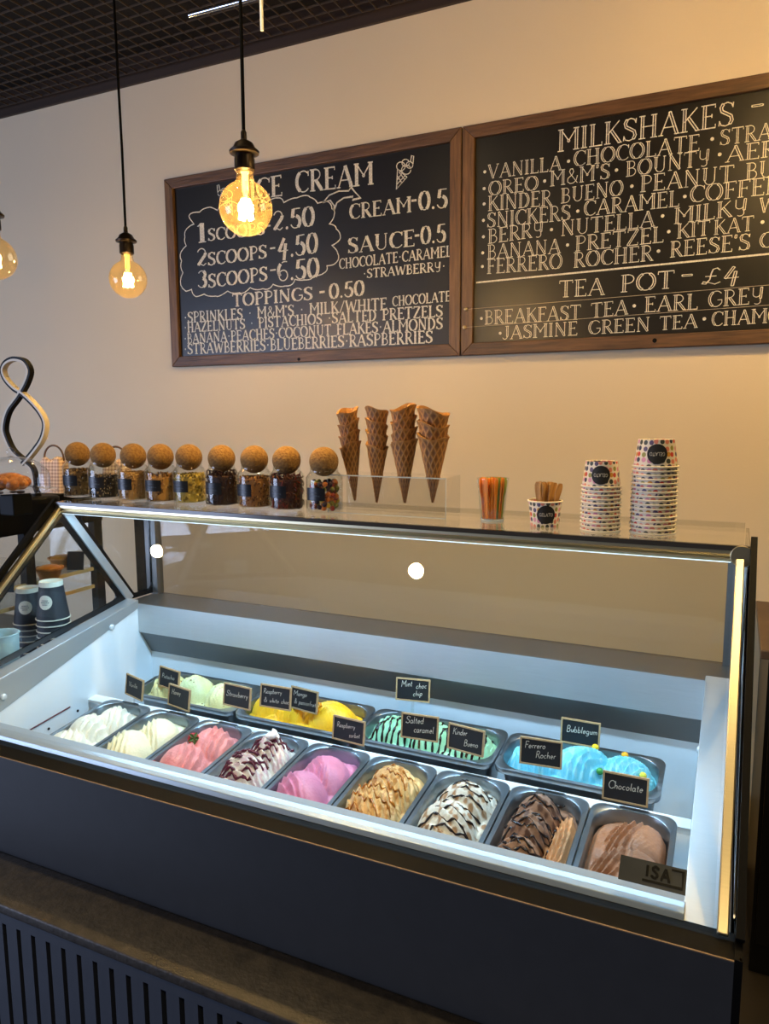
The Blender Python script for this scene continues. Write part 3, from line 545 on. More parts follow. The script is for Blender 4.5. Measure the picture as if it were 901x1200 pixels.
# ------------------------------------------------------------------ freezer display
XL, XR = -1.735, .032; IL, IR = -1.69, -.032
GT, GB = (1.505, -.262), (1.020, -.703)
fz = thing('gelato_display_freezer', 'long glass-fronted gelato display freezer with charcoal front panel', 'freezer', (-.85, 1.4, -1.6)); FA = (-.85, 1.4, -1.6)
def FP(mb, name, m, parent=None, smooth=False, bevel=0):
    return mb.obj(name, m, parent or fz, smooth, at=FA, bevel=bevel)
FP(MB().box(XL, XR, .975, .985, -.95, -.704), 'front_panel', 'panel')
FP(MB().box(XL, XR, .9745, .977, -.7040, -.7025), 'copper_edge', 'copper')
FP(MB().prismx([(.985, -.72), (.977, -.7040), (.979, -.7036), (1.015, -.704), (1.044, -.711), (1.044, -.80), (.985, -.80)], XL, XR), 'black_sill', 'black')
FP(MB().box(XL, XR, .986, 1.90, -1.60, -1.02), 'cabinet_base', 'black')
FP(MB().box(XL, XR, 1.80, 1.90, -1.02, -.62), 'cabinet_back', 'black')
FP(MB().box(XL, IL-.012, 1.045, 1.80, -1.02, -.80), 'cabinet_side', 'black'); FP(MB().box(IR+.012, XR, 1.045, 1.80, -1.02, -.80), 'cabinet_side', 'black')
# white liner
lpoly = [(1.045, -1.02), (1.045, -.80), (1.12, -.80), (1.74, -.613), (1.80, -.613), (1.80, -1.02)]
FP(MB().prismx(lpoly, IL-.012, IL), 'liner_side', 'white'); FP(MB().prismx(lpoly, IR, IR+.012), 'liner_side', 'white')
FP(MB().box(IL, IR, 1.045, 1.80, -1.02, -1.0), 'liner_floor', 'white')
FP(MB().box(IL, IR, 1.790, 1.80, -1.0, -.768), 'liner_back', 'white')
FP(MB().prismx([(1.041, -.80), (1.041, -.7125), (1.046, -.7025), (1.058, -.700), (1.062, -.7045), (1.076, -.7035), (1.084, -.709), (1.110, -.7135), (1.118, -.721), (1.118, -1.0), (1.10, -1.0)], IL, IR), 'front_lip', 'lip', bevel=.0012)
FP(MB().prismx([(1.52, -.835), (1.552, -.831), (1.552, -.838), (1.52, -.842)], IL, IR), 'pan_rail', 'white')
# rear shelf, panel, recess
FP(MB().box(XL, XR, 1.740, 1.885, -.604, -.5965), 'rear_shelf', 'steeld')
FP(MB().box(IL, IR, 1.738, 1.743, -.690, -.5975), 'rear_fascia', 'steel')
FP(MB().prismx([(1.743, -.690), (1.790, -.768), (1.793, -.766), (1.746, -.688)], IL, IR), 'air_recess', 'steeld')  # shade in the recess put into the darker steel colour
# sloping end trims with screws
tp = [(1.042, -.7135), (1.74, -.585), (1.74, -.612), (1.12, -.80), (1.042, -.80)]
for s, (xa_, xb_) in enumerate([(XL, IL+.003), (IR-.003, XR-.004)]):
    tr = FP(MB().prismx(tp, xa_, xb_), 'end_trim', 'steel', bevel=.002)
    for px in ([(131, 735), (4, 817)] if s == 0 else []):
        P = onX(px, IL+.003); MB().lathe([(.009, 0), (.009, .003), (.006, .006)], 16).obj('screw_cap', 'screw', tr, 60)
        o = tr.children[-1] if tr.children else None
        for ch in tr.children:
            if ch.location.length == 0: ch.location = (P.x-FA[0], P.y-FA[1], P.z-FA[2]); ch.rotation_euler = (0, PI/2, 0)
    if s == 1:
        for (y, z) in [(1.60, -.70), (1.28, -.80)]:
            ch = MB().lathe([(.008, 0), (.008, .003), (.005, .006)], 16).obj('screw_cap', 'screw', tr, 60)
            ch.location = (IR-.0035-FA[0], y-FA[1], z-FA[2]); ch.rotation_euler = (0, -PI/2, 0)
# load line and holes printed on the left liner
la, lb = onX((35, 855.5), IL+.0008), onX((82, 828.5), IL+.0008)
FP(MB().tube([la, lb], .0022, 6), 'load_line', 'red')
for px in [(57, 854), (91, 833)]:
    P = onX(px, IL+.0005); ch = FP(MB().tube([(P.x, P.y, P.z), (P.x+.001, P.y, P.z)], .004, 10), 'liner_hole', 'black')
# front glass
def slab(p, q, th, x0, x1):
    dy, dz = q[0]-p[0], q[1]-p[1]; l = math.hypot(dy, dz); ny, nz = -dz/l*th, dy/l*th
    return MB().prismx([p, q, (q[0]+ny, q[1]+nz), (p[0]+ny, p[1]+nz)], x0, x1)
def lerp2(p, q, u): return (p[0]+(q[0]-p[0])*u, p[1]+(q[1]-p[1])*u)
FP(slab(GB, GT, .004, XL+.02, XR-.026), 'front_glass', 'glass')
for x0, x1 in ((XL+.002, XL+.02), (XR-.022, XR-.007)):
    FP(slab(GB, GT, .010, x0, x1), 'glass_edge_strip', 'alu', bevel=.002)
# side cheeks
def rounded(poly, r, n=5):
    out = []; m = len(poly)
    for i in range(m):
        p = Vector(poly[i]); a = (Vector(poly[i-1])-p).normalized(); b = (Vector(poly[(i+1) % m])-p).normalized()
        ang = a.angle(b); d = min(r/math.tan(ang/2), .08); p0, p1 = p+a*d, p+b*d
        for k in range(n+1): u = k/n; out.append(tuple(p0*(1-u)**2+p*2*u*(1-u)+p1*u*u))
    return out
def inset(poly, d):
    m = len(poly); out = []; c = sum((Vector(p) for p in poly), Vector((0, 0)))/m
    for i in range(m):
        p = Vector(poly[i]); a = (p-Vector(poly[i-1])).normalized(); b = (Vector(poly[(i+1) % m])-p).normalized()
        na, nb = Vector((-a.y, a.x)), Vector((-b.y, b.x))
        if na.dot(c-p) < 0: na = -na
        if nb.dot(c-p) < 0: nb = -nb
        bi = (na+nb); bi.normalize(); out.append(tuple(p+bi*(d/max(.3, bi.dot(na)))))
    return out
A_, B_, C_ = (1.046, -.700), (1.502, -.275), (1.735, -.588)
tri = [A_, B_, C_]; tri2 = [(1.532, -.272), (1.868, -.268), (1.868, -.592), (1.764, -.592)]
for k, x in enumerate((XL-.004, XR-.002)):
    for pl in (tri, tri2):
        FP(MB().ringx(rounded(pl, .004), rounded(inset(pl, .016), .018), x, x+.006), 'glass_border', 'frit')
        FP(MB().prismx(rounded(inset(pl, .010), .018), x+.002, x+.004), 'side_glass', 'glass')
    dy, dz = .235, -.315; l = math.hypot(dy, dz); ux, uz = dy/l, dz/l
    bar = MB(); p, q = (1.512, -.268), (1.752, -.590); ny, nz = -uz*.013, ux*.013
    bar.prismx([(p[0]+ny, p[1]+nz), (q[0]+ny, q[1]+nz), (q[0]-ny, q[1]-nz), (p[0]-ny, p[1]-nz)], x-.004, x+.012)
    FP(bar, 'cheek_bar', 'steel', bevel=.0015)
# black outer edges of the cheeks
FP(slab((GB[0]-.006, GB[1]+.002), (GT[0]-.004, GT[1]+.012), .016, XL-.012, XL-.001), 'cheek_edge', 'black')
FP(slab((GB[0]-.006, GB[1]+.002), (GT[0]-.004, GT[1]+.020), .018, XR+.001, XR+.012), 'cheek_edge', 'black')
FP(MB().box(XR, XR+.010, .975, 1.90, -1.6, -.70), 'end_panel', 'black'); FP(MB().box(XL-.010, XL, .975, 1.90, -1.6, -.70), 'end_panel', 'black')
FP(MB().box(XR+.006, XR+.009, .976, .981, -.95, -.70), 'corner_strip', 'copper')
# top rail, shelf, light strip, rear glass and posts
FP(MB().prismx([(1.492, -.279), (1.489, -.272), (1.494, -.268), (1.489, -.264), (1.490, -.256), (1.54, -.256), (1.54, -.279)], XL, XR-.006), 'top_rail', 'alu', bevel=.0008)
FP(MB().prismx([(1.487, -.2565), (1.487, -.2505), (1.492, -.2480), (1.72, -.2480), (1.72, -.2565)], XL-.01, XR), 'top_shelf', 'glass')
FP(MB().box(XL-.01, XR, 1.4862, 1.4958, -.2570, -.2475), 'shelf_edge', 'shelf')
FP(MB().box(XL+.02, XR-.03, 1.4935, 1.516, -.2808, -.2795), 'led_strip', 'led')
FP(MB().box(XL, XR-.004, 1.868, 1.874, -.596, -.257), 'rear_glass', 'glassr')
for x0, x1, m in ((-1.800, -1.757, 'black'), (-1.757, -1.712, 'steeld'), (XR-.035, XR, 'steeld')):
    FP(MB().box(x0, x1, 1.855, 1.885, -.596, -.257 if x0 < -1 else -.315), 'rear_post', m)
cn = FP(MB().lathe([(.020, 0), (.020, .006)], 20), 'rail_end_cap', 'alu', bevel=.001)
cn.location = (XR-.012-FA[0], 1.4865-FA[1], -.266-FA[2]); cn.rotation_euler = (PI/2, 0, 0); cn.data.transform(Matrix.Translation(Vector(FA)))
cn.data.update()
l = bpy.data.lights.new('freezer_led', 'AREA'); l.shape = 'RECTANGLE'; l.size = 1.66; l.size_y = .02; l.energy = 11.5; l.color = (.40, .70, 1.0)
o = bpy.data.objects.new('freezer_led', l); col.objects.link(o); o.location = ((IL+IR)/2, 1.520, -.2840+CZ)
o.rotation_euler = Vector((0, .10, -1)).to_track_quat('-Z', 'Y').to_euler()
# maker's badge on the glass
bd = [onY(p, 1.0) for p in ()]
gu = Vector((0, GT[0]-GB[0], GT[1]-GB[1])).normalized(); gn = Vector((0, -gu.z, gu.y))
def onglass(p):
    v = ray(p); P0 = Vector((0, GB[0], GB[1]))+gn*.0012; return v*(P0.dot(gn)/v.dot(gn))
q = [onglass(p) for p in [(724, 1030), (803, 1049.5), (803, 1020), (725, 1001)]]
bw = (q[1].x-q[0].x); b0 = Vector((q[0].x, (q[0].y+q[1].y)/2, (q[0].z+q[1].z)/2)); bh = (q[3]-q[0]).dot(gu)
mb = MB(); ex = Vector((1, 0, 0)); mb.obox(b0+ex*bw/2+gu*bh/2, ex, gu, gn, bw/2, bh/2, .0008); badge = FP(mb, 'maker_badge', mat('badge_smoke', '#3a3d40', .25, var=.2, scale=25))
mb = MB(); text_on(mb, 'ISA', b0+ex*bw*.40+gu*bh*.36, b0+ex*bw*.76+gu*bh*.36, gu*bh*.46, gn*3, 'heavy', .26); mb.v = [tuple(Vector(v)+gn*.0010) for v in mb.v]
FP(mb, 'badge_lettering', 'frit', badge)
mb = MB()
for pl in ([(.36, .20), (.95, .20), (.95, .86), (.78, .86)],):
    for poly in ribbon([(x*bw, y*bh) for x, y in pl], bh*.09):
        b = len(mb.v); mb.v += [tuple(b0+ex*x+gu*y+gn*.0018) for x, y in poly]; mb.f.append(tuple(range(b, b+4)))
FP(mb, 'badge_outline', 'frit', badge)

# ------------------------------------------------------------------ counter below with slatted front
ct = thing('counter_front', 'dark slatted counter front with brown stone ledge under the freezer', 'counter', (-1.3, .9, -1.6)); CA = (-1.3, .9, -1.6)
MB().box(-3.4, .06, 0.855, .974, -.938, -.918).obj('stone_ledge', 'ledge', ct, 60, at=CA, bevel=.004)
MB().box(-3.4, .06, .866, .880, -.968, -.938).obj('top_band', 'slat', ct, at=CA)
MB().box(-3.4, .06, .890, .973, -1.60, -.938).obj('backing_board', 'black', ct, at=CA)
MB().box(-3.4, .06, .864, .886, -1.60, -1.53).obj('plinth', 'slat', ct, at=CA)
sm = MB().box(-.0140, .0140, -.010, .010, -.283, .283).mesh('slat', M['slat'])
for i in range(60):
    o = bpy.data.objects.new('slat', sm); col.objects.link(o); o.parent = ct
    x = -1.165+.0393*(i-28)
    o.location = (x-CA[0], .878-CA[1], -1.251-CA[2])

# ------------------------------------------------------------------ gelato pans
TILT = R_(6.4)
def rrect(hx, hy, r, n=6):
    out = []
    for cx, cy, a0 in ((hx-r, hy-r, 0), (-hx+r, hy-r, 90), (-hx+r, -hy+r, 180), (hx-r, -hy+r, 270)):
        for k in range(n+1): a = R_(a0+90*k/n); out.append((cx+r*math.cos(a), cy+r*math.sin(a)))
    return out
def loft(mb, loops, cap=True):
    n = len(loops[0]); k0 = len(mb.v)
    for lp in loops: mb.v += lp
    for i in range(len(loops)-1):
        for k in range(n): q = (k+1) % n; mb.f.append((k0+i*n+k, k0+i*n+q, k0+(i+1)*n+q, k0+(i+1)*n+k))
    if cap: mb.f.append(tuple(range(k0+(len(loops)-1)*n, k0+len(loops)*n)))
def lp(hx, hy, r, z): return [(x, y, z) for x, y in rrect(hx, hy, r)]
PB = .120
pb = MB()
loft(pb, [lp(.0832, .180, .026, .108), lp(.0840, .1808, .027, .1165), lp(.0832, .180, .026, .1195), lp(.0740, .1705, .052, .1200), lp(.0725, .169, .052, .1180), lp(.0700, .166, .050, .095), lp(.062, .156, .040, .006), lp(.055, .149, .034, .0035)])
loft(pb, [lp(.0832, .180, .026, .108), lp(.0745, .171, .045, .1085), lp(.064, .158, .040, .004), lp(.056, .15, .034, 0)])
pan_body = pb.mesh('pan_body', M['pan'], 50)
ptab = MB(); ptab.tube([(-.03, .176, .1205), (-.026, .1785, .1215), (.026, .1785, .1215), (.03, .176, .1205)], .0018, 6); pan_tab = ptab.mesh('pan_bead', M['pan'], 60)

def noise2(x, y, s=0):
    return (math.sin(x*12.9+y*7.1+s)+math.sin(x*23.3-y*17.7+s*2.1)+math.sin(x*5.1+y*31.7+s*.7))/3
def sstep(a, b, x): u = max(0, min(1, (x-a)/(b-a))); return u*u*(3-2*u)
class Gel:
    """surface of the gelato in one pan; x across (metres), y along, height over the pan floor.
    each mound: centre x,y, radii, turn, height, direction across the folds, which half is folded (0: all of it)"""
    def __init__(g, seed, mounds, base=.101, fold=.006, nfold=9, ragged=.0008):
        g.s = seed; g.m = mounds; g.b = base; g.fold = fold; g.n = nfold; g.rg = ragged
    def h(g, x, y):
        z = g.b+.003*noise2(x*5, y*5, g.s)+g.rg*noise2(x*30, y*30, g.s+3); rid = 0; own = -1
        for k, (cx, cy, rx, ry, th, H, ang, side) in enumerate(g.m):
            dx, dy = x-cx, y-cy; c, s = math.cos(th), math.sin(th); u, v = (dx*c+dy*s)/rx, (-dx*s+dy*c)/ry
            r2 = u*u+v*v
            if r2 < 1:
                ca, sa = math.cos(ang), math.sin(ang); al = u*ca+v*sa; ac = v*ca-u*sa
                f = al*g.n*1.35+1.3*ac*ac+.35*math.sin(ac*3+k*2+g.s)+.15*noise2(x*7, y*7, g.s+k)
                fr = f-math.floor(f); saw = fr/.72 if fr < .72 else (1-fr)/.28
                saw = saw**1.3
                wgt = sstep(-.15, .20, side*al) if side else 1
                hh = g.b-.024+H*1.12*(1-r2)**.55+1.9*g.fold*(saw-.45)*wgt*sstep(0, .35, 1-r2)+g.rg*noise2(x*26, y*26, g.s+k)
                if hh > z: z = hh; rid = (saw*wgt) + (1-wgt)*.8; own = k
        return z, rid, own
def gel_mesh(name, g, colfn, hx=.0698, hy=.1655, nx=68, ny=150):
    mb = MB(); mb.c = []; idx = {}
    for j in range(ny+1):
        for i in range(nx+1):
            u, v = -1+2*i/nx, -1+2*j/ny
            # map the square onto the rounded pan outline
            e = (abs(u)**5+abs(v*1.0)**5)**.2 if (u or v) else 0; m_ = max(abs(u), abs(v)); k = (m_/e) if e else 1
            k = 1-(1-k)*1.2*sstep(.55, 1, m_)
            x, y = u*hx*k, v*hy*k; z, rid, own = g.h(x, y)
            ed = max(abs(u), abs(v)); z -= .010*sstep(.86, 1, ed)
            z = min(z, .175)
            if ed > .93: z = min(z, .110)
            mb.v.append((x, y, z)); mb.c.append(colfn(x, y, z, rid, own))
    for j in range(ny):
        for i in range(nx): a = j*(nx+1)+i; mb.f.append((a, a+1, a+nx+2, a+nx+1))
    # closed underneath
    ring = [i for i in range(nx+1)]+[j*(nx+1)+nx for j in range(1, ny+1)]+[ny*(nx+1)+i for i in range(nx-1, -1, -1)]+[j*(nx+1) for j in range(ny-1, 0, -1)]
    k0 = len(mb.v)
    for r in ring: x, y, z = mb.v[r]; mb.v.append((x*.84, y*.90, .010)); mb.c.append(mb.c[r])
    n = len(ring)
    for i in range(n): q = (i+1) % n; mb.f.append((ring[q], ring[i], k0+i, k0+q))
    mb.f.append(tuple(range(k0, k0+n))[::-1])
    return mb
def mix(a, b, t): return tuple(a[i]*(1-t)+b[i]*t for i in range(3))+(1,)
def plain(hexc, dark=None):
    c = lin(hexc); d = lin(dark) if dark else tuple(x*.90 for x in c[:3])+(1,)
    return lambda x, y, z, r, o: mix(d, c, .6+.4*noise2(x*6, y*6, 1))
def ripple(hexc, sauce, thr=.35, freq=60, seed=0, amt=1):
    c, s = lin(hexc), lin(sauce)
    def f(x, y, z, r, o):
        t = .5+.5*math.sin(freq*(y+.6*x)+4*noise2(x*10, y*10, seed)); t = sstep(1-thr, 1-thr*.45, t)
        return mix(c, s, amt*t*(1 if o >= 0 else .4))
    return f
def patches(hexc, sauce, seed, k=.5):
    c, s = lin(hexc), lin(sauce)
    return lambda x, y, z, r, o: mix(c, s, sstep(.05, .4, noise2(x*16, y*9, seed)+k-.5))
TWO = lambda a=.35, H=.062: [(-.012, .072, .060, .082, a, H, 1.2, 1), (.006, -.040, .066, .092, a, H+.006, 1.2, 1)]
front = [
 ('white', Gel(1, [(.012, .095, .052, .064, .3, .060, .2, 1), (-.012, .030, .060, .066, .3, .066, .1, 1), (-.004, -.050, .062, .066, .3, .066, .2, 1), (-.01, -.125, .06, .06, 0, .06, .3, 1)], fold=0.0065, nfold=3.2), plain('#f0ecdc', '#e6e1cc'), 'white vanilla gelato in ridged scoops in the leftmost front pan'),
 ('cream', Gel(2, [(.014, .080, .058, .080, .6, .062, .2, -1), (-.006, -.005, .066, .082, .6, .070, .2, -1), (-.01, -.105, .062, .075, .4, .064, .3, -1)], fold=0.006, nfold=3.4), plain('#f0e9c8', '#e6ddb6'), 'smooth cream gelato in the second front pan from the left'),
 ('strawberry', Gel(3, [(.010, .085, .058, .074, .2, .066, .3, 1), (-.004, -.005, .066, .076, .35, .068, .2, 1), (-.004, -.095, .064, .07, .3, .06, .6, 1)], fold=0.0062, nfold=3.2), plain('#e59794', '#da8482'), 'salmon pink strawberry gelato with strawberry pieces on top'),
 ('raspberry_ripple', Gel(4, [(.014, .090, .054, .070, .3, .072, 1.3, 0), (.002, .005, .064, .085, .3, .072, 1.35, 0), (-.004, -.095, .062, .075, .2, .062, 1.3, 0)], fold=0.0065, nfold=3.2), ripple('#ece3d7', '#cf9caa', .35, 70, 2, .6), 'white gelato with dark raspberry ripple stripes'),
 ('raspberry_sorbet', Gel(5, [(.010, .075, .060, .080, .45, .062, .25, -1), (-.006, -.010, .066, .082, .5, .070, .3, -1), (0, -.10, .064, .08, .4, .064, .3, -1)], fold=0.0058, nfold=3.4), plain('#d98cab', '#c67898'), 'mauve pink raspberry sorbet in smooth folds'),
 ('caramel', Gel(6, [(.010, .080, .062, .080, .5, .068, .4, 0), (-.004, 0, .066, .085, .4, .070, .2, 0), (0, -.10, .064, .08, -.3, .062, 1.2, 0)], fold=0.0062, nfold=3.6), ripple('#e6bd80', '#b27630', .42, 55, 4, .75), 'golden salted caramel gelato with glossy caramel swirls'),
 ('bueno', Gel(7, [(.004, .085, .062, .072, .1, .066, 1.4, 0), (-.004, -.002, .066, .080, .1, .072, 1.4, 0), (0, -.10, .064, .075, 0, .066, 1.4, 0)], fold=0.0045, nfold=3.0), patches('#e6dfcf', '#a9835e', 5, .48), 'cream and hazelnut gelato striped with thin chocolate sauce'),
 ('hazelnut_chocolate', Gel(8, [(-.008, .088, .052, .066, 0, .072, 1.5, 0), (-.012, .015, .054, .070, 0, .078, 1.6, 0), (-.012, -.062, .054, .070, 0, .076, 1.5, 0), (-.01, -.13, .054, .06, 0, .066, 1.5, 0), (.05, .0, .03, .15, 0, .048, .2, 0)], fold=0.0055, nfold=2.6), (lambda f1: lambda x, y, z, r, o: lin('#cf9f72') if o == 4 else f1(x, y, z, r, o))(patches('#957058', '#5d3f31', 9, .5)), 'brown hazelnut chocolate gelato under dark chocolate lines'),
 ('chocolate', Gel(9, [(.014, .085, .064, .078, -.35, .054, .15, -1), (.008, -.010, .070, .085, -.4, .062, .15, -1), (.006, -.105, .068, .08, -.4, .058, .15, -1)], fold=0.0065, nfold=3.4), plain('#a87c60', '#946a50'), 'plain milk chocolate gelato in smooth folds in the rightmost front pan'),
]
back = [
 ('pistachio', Gel(11, [(0, .105, .056, .062, 0, .066, 1.4, 0), (0, .005, .060, .070, 0, .072, 1.3, 1), (0, -.100, .058, .068, 0, .066, 1.3, 1)], fold=0.0045, nfold=2.2), plain('#ece6ac', '#dfd892'), 'pale yellow-green pistachio gelato in the rear row'),
 ('mango', Gel(12, [(0, .11, .056, .062, 0, .058, .4, 0), (.005, .02, .058, .070, .3, .064, 1.0, 0), (0, -.085, .056, .080, 0, .068, 1.0, 1)], fold=0.006, nfold=2.6), plain('#fbc728', '#f2b01a'), 'bright yellow mango gelato in the rear row'),
 ('mint', Gel(13, [(0, .10, .056, .066, 0, .060, 1.5, 0), (0, 0, .058, .075, 0, .066, 1.5, 0), (0, -.105, .056, .066, 0, .060, 1.5, 0)], fold=0.005, nfold=3.2), plain('#bdf0c4', '#a4dfae'), 'mint green gelato with dark chocolate stripes in the rear row'),
 ('bubblegum', Gel(14, [(0, .095, .058, .074, 0, .064, 1.4, 0), (.003, -.005, .060, .078, .1, .070, .9, -1), (0, -.100, .058, .072, 0, .062, .9, 0)], fold=0.0062, nfold=3.2), ripple('#74cfe6', '#b4e8ee', .3, 40, 6, .5), 'bright blue bubblegum gelato in the rear row'),
]
PANCOL = {'white': 'snowy vanilla', 'cream': 'cream-coloured', 'strawberry': 'strawberry', 'raspberry_ripple': 'raspberry ripple', 'raspberry_sorbet': 'mauve raspberry', 'caramel': 'salted caramel', 'bueno': 'chocolate-striped cream', 'hazelnut_chocolate': 'dark-drizzled hazelnut', 'chocolate': 'plain chocolate', 'pistachio': 'pale pistachio', 'mango': 'yellow mango', 'mint': 'mint green', 'bubblegum': 'blue bubblegum'}
PANS = {}
def place_pan(key, g, cf, lab, X, Y, row):
    rim = Vector((X, Y, -.812+(Y-1.51)*math.tan(TILT)))
    Rm = Matrix.Rotation(TILT, 4, 'X') @ (Matrix.Rotation(PI/2, 4, 'Z') if row else Matrix.Identity(4))
    base = rim-(Rm.to_3x3() @ Vector((0, 0, PB))); Mw = Matrix.Translation(base+Vector((0, 0, CZ))) @ Rm
    t = thing('gelato_pan', 'steel pan holding the %s gelato' % PANCOL[key], 'pan', base, group='steel pans in the freezer'); t.rotation_euler = Rm.to_euler()
    for nm, me in (('pan_body', pan_body), ('pan_bead', pan_tab)):
        o = bpy.data.objects.new(nm, me); col.objects.link(o); o.parent = t
    o = gel_mesh('gelato', g, cf).obj('gelato', 'gel', None, 60); o.location = t.location; o.rotation_euler = t.rotation_euler
    tag(o, lab, 'gelato', 'gelato in the pans'); PANS[key] = (o, g, Mw); return o
for i, (k, g, cf, lab) in enumerate(front): place_pan(k, g, cf, lab, -1.425-.085+.17*i, 1.51-.180*math.cos(TILT), 0)
for i, (k, g, cf, lab) in enumerate(back): place_pan(k, g, cf, lab, -1.380+.3645*i, 1.638, 1)
# sauces drizzled over the surface
def drizzle(key, lines, r, m, name='sauce_drizzle'):
    o, g, Mw = PANS[key]; mb = MB()
    for ln in lines:
        pts = []
        for a, b in zip(ln[:-1], ln[1:]):
            n = max(2, int(math.hypot(b[0]-a[0], b[1]-a[1])/.004))
            for k in range(n): u = k/n; x, y = a[0]+(b[0]-a[0])*u, a[1]+(b[1]-a[1])*u; pts.append((x, y, g.h(x, y)[0]+r*.25))
        pts.append((ln[-1][0], ln[-1][1], g.h(*ln[-1])[0]+r*.25))
        mb.tube(pts, [r*(1+.35*math.sin(i*1.7)) for i in range(len(pts))], 6)
    mb.obj(name, m, o, 60)
rd = random.Random(3)
def wavy(y0, y1, x0=-.052, x1=.052, n=7, amp=.006): return [(x0+(x1-x0)*k/n, y0+(y1-y0)*k/n+amp*math.sin(k*1.9+y0*90)) for k in range(n+1)]
drizzle('bueno', [wavy(y, y+.018+rd.uniform(-.01, .01)) for y in (.125, .098, .076, .05, .022, -.002, -.03, -.056, -.085, -.11)], .0024, 'sauce_k')
drizzle('hazelnut_chocolate', [wavy(y, y+rd.uniform(-.03, .03), -.055, .038) for y in [.14-.0165*i for i in range(17)]], .0022, 'sauce_k')
drizzle('raspberry_ripple', [wavy(y, y+.030, -.050, .045, 7, .005) for y in [.125-.017*i for i in range(14)]], .0038, 'sauce_r')
drizzle('caramel', [wavy(y, y-.05, -.05, .05, 7, .008) for y in [.14-.028*i for i in range(10)]], .0024, 'sauce_c')
drizzle('mint', [wavy(y, y+rd.uniform(-.006, .006), -.05, .05, 6, .003) for y in [.145-.0150*i for i in range(20)]], .0028, 'sauce_k')
drizzle('mango', [wavy(.03, .05, -.03, .03), wavy(-.06, -.03, -.03, .04)], .0035, mat('mango_sauce', '#e08a10', .2))
# toppings
def onGel(key, x, y, up=0):
    o, g, Mw = PANS[key]; p = Mw @ Vector((x, y, g.h(x, y)[0]+up)); return Vector((p.x, p.y, p.z-CZ))
for x, y, hexc, lab in [(.032, .140, '#1f4f9e', 'dark blue bubblegum ball on the left end of the blue gelato'), (.030, -.03, '#f0cf2a', 'yellow bubblegum ball at the back middle of the blue gelato'), (-.028, -.050, '#45a048', 'green bubblegum ball on the blue gelato'),
                        (.034, -.095, '#eeb02a', 'orange-yellow bubblegum ball at the back of the blue gelato'), (-.018, -.140, '#e6e04a', 'lime yellow bubblegum ball at the right end of the blue gelato')]:
    p = onGel('bubblegum', x, y, .005); tag(MB().sphere((0, 0, 0), .0080, 16, 12, (1, 1, .94)).obj('bubblegum_ball', mat('gum_'+hexc[1:], hexc, .25, var=.08), None, 80, loc=p), lab, 'sweet', 'bubblegum balls on the blue gelato')
def strawberry(x, y, lab, leafy):
    p = onGel('strawberry', x, y, .008); t = thing('strawberry_piece', lab, 'strawberry', p, (R_(60), .3, .8), 'strawberries on the pink gelato')
    MB().lathe([(.001, -.017), (.008, -.012), (.0135, 0), (.0145, .006), (.010, .010), (.001, .011)], 14).obj('flesh', 'berry', t, 60)
    if leafy:
        for k in range(5):
            a = k*1.257; c, s = math.cos(a), math.sin(a)
            MB().add([(0, 0, .0115), (.008*c-.0045*s, .008*s+.0045*c, .0150), (.017*c, .017*s, .010), (.008*c+.0045*s, .008*s-.0045*c, .0150), (.006*c, .006*s, .0105)], [(0, 3, 2, 1), (0, 1, 4), (1, 2, 4), (2, 3, 4), (3, 0, 4)]).obj('leaf', 'leaf', t)
strawberry(-.016, .055, 'strawberry half with green leaves in the middle of the pink gelato', True)
strawberry(-.045, -.062, 'red strawberry piece at the front left of the pink gelato', False)
# white chocolate curl on the ripple pan, pistachio crumbs, vanilla pod
o, g, Mw = PANS['raspberry_ripple']
mb = MB(); mb.tube([(.022+.010*math.cos(k*.5)*(1-k*.03), .100+.012*math.sin(k*.5)*(1-k*.03), g.h(.022, .10)[0]+.002+.0009*k) for k in range(18)], .0075, 8); mb.c = [lin('#f5efe6')]*len(mb.v); mb.obj('cream_curl', 'gel', o, 60)
o, g, Mw = PANS['pistachio']; mb = MB(); rd = random.Random(5)
for k in range(46):
    x, y = rd.uniform(-.045, .045), rd.uniform(-.14, .14); z = g.h(x, y)[0]; mb.sphere((x, y, z), rd.uniform(.0012, .0026), 5, 4)
mb.obj('nut_crumbs', mat('crumb', '#9a7436', .8), o)['kind'] = 'stuff'
o, g, Mw = PANS['cream']; MB().tube([(-.045, -.085, g.h(-.045, -.085)[0]), (-.03, -.075, g.h(-.03, -.075)[0]+.003), (-.018, -.07, g.h(-.018, -.07)[0]+.001)], .0022, 6).obj('vanilla_pod', mat('pod', '#3a2018', .5), o)

# ------------------------------------------------------------------ chalk flavour tags
def flavour_tag(px, Y, lines, yaw, lab, tilt=-8, standlen=.03):
    P = onY(px, Y); w, h = .0455, .0295
    t = thing('flavour_tag', lab, 'sign', (P.x, P.y, P.z-h-standlen), (R_(tilt), 0, R_(yaw)), 'chalk flavour tags in the freezer'); z0 = h+standlen
    MB().box(-w+.003, w-.003, -.001, .0015, z0-h+.003, z0+h-.003).obj('slate', 'tagk', t)
    f = .0036
    for x0, x1, a, b in ((-w, w, z0+h-f, z0+h), (-w, w, z0-h, z0-h+f), (-w, -w+f, z0-h+f, z0+h-f), (w-f, w, z0-h+f, z0+h-f)):
        MB().box(x0, x1, -.0025, .0025, a, b).obj('frame_strip', 'tagw', t)
    MB().box(-.004, .004, .0016, .003, 0, z0).obj('spike', 'acryl', t)
    mb = MB()
    for k, (tx, xa_, xb_, zz, hh) in enumerate(lines): text_on(mb, tx, (xa_*w, -.0012, z0+zz*h), (xb_*w, -.0012, z0+(zz+.12)*h), (.12*hh*h, 0, hh*h), (0, -1, 0), 'hand', .07)
    mb.obj('handwriting', 'chalk', t)
flavour_tag((154.5, 806), 1.500, [('Vanilla', -.62, .35, -.1, .42)], -17, 'flavour tag reading Vanilla behind the leftmost front pan')
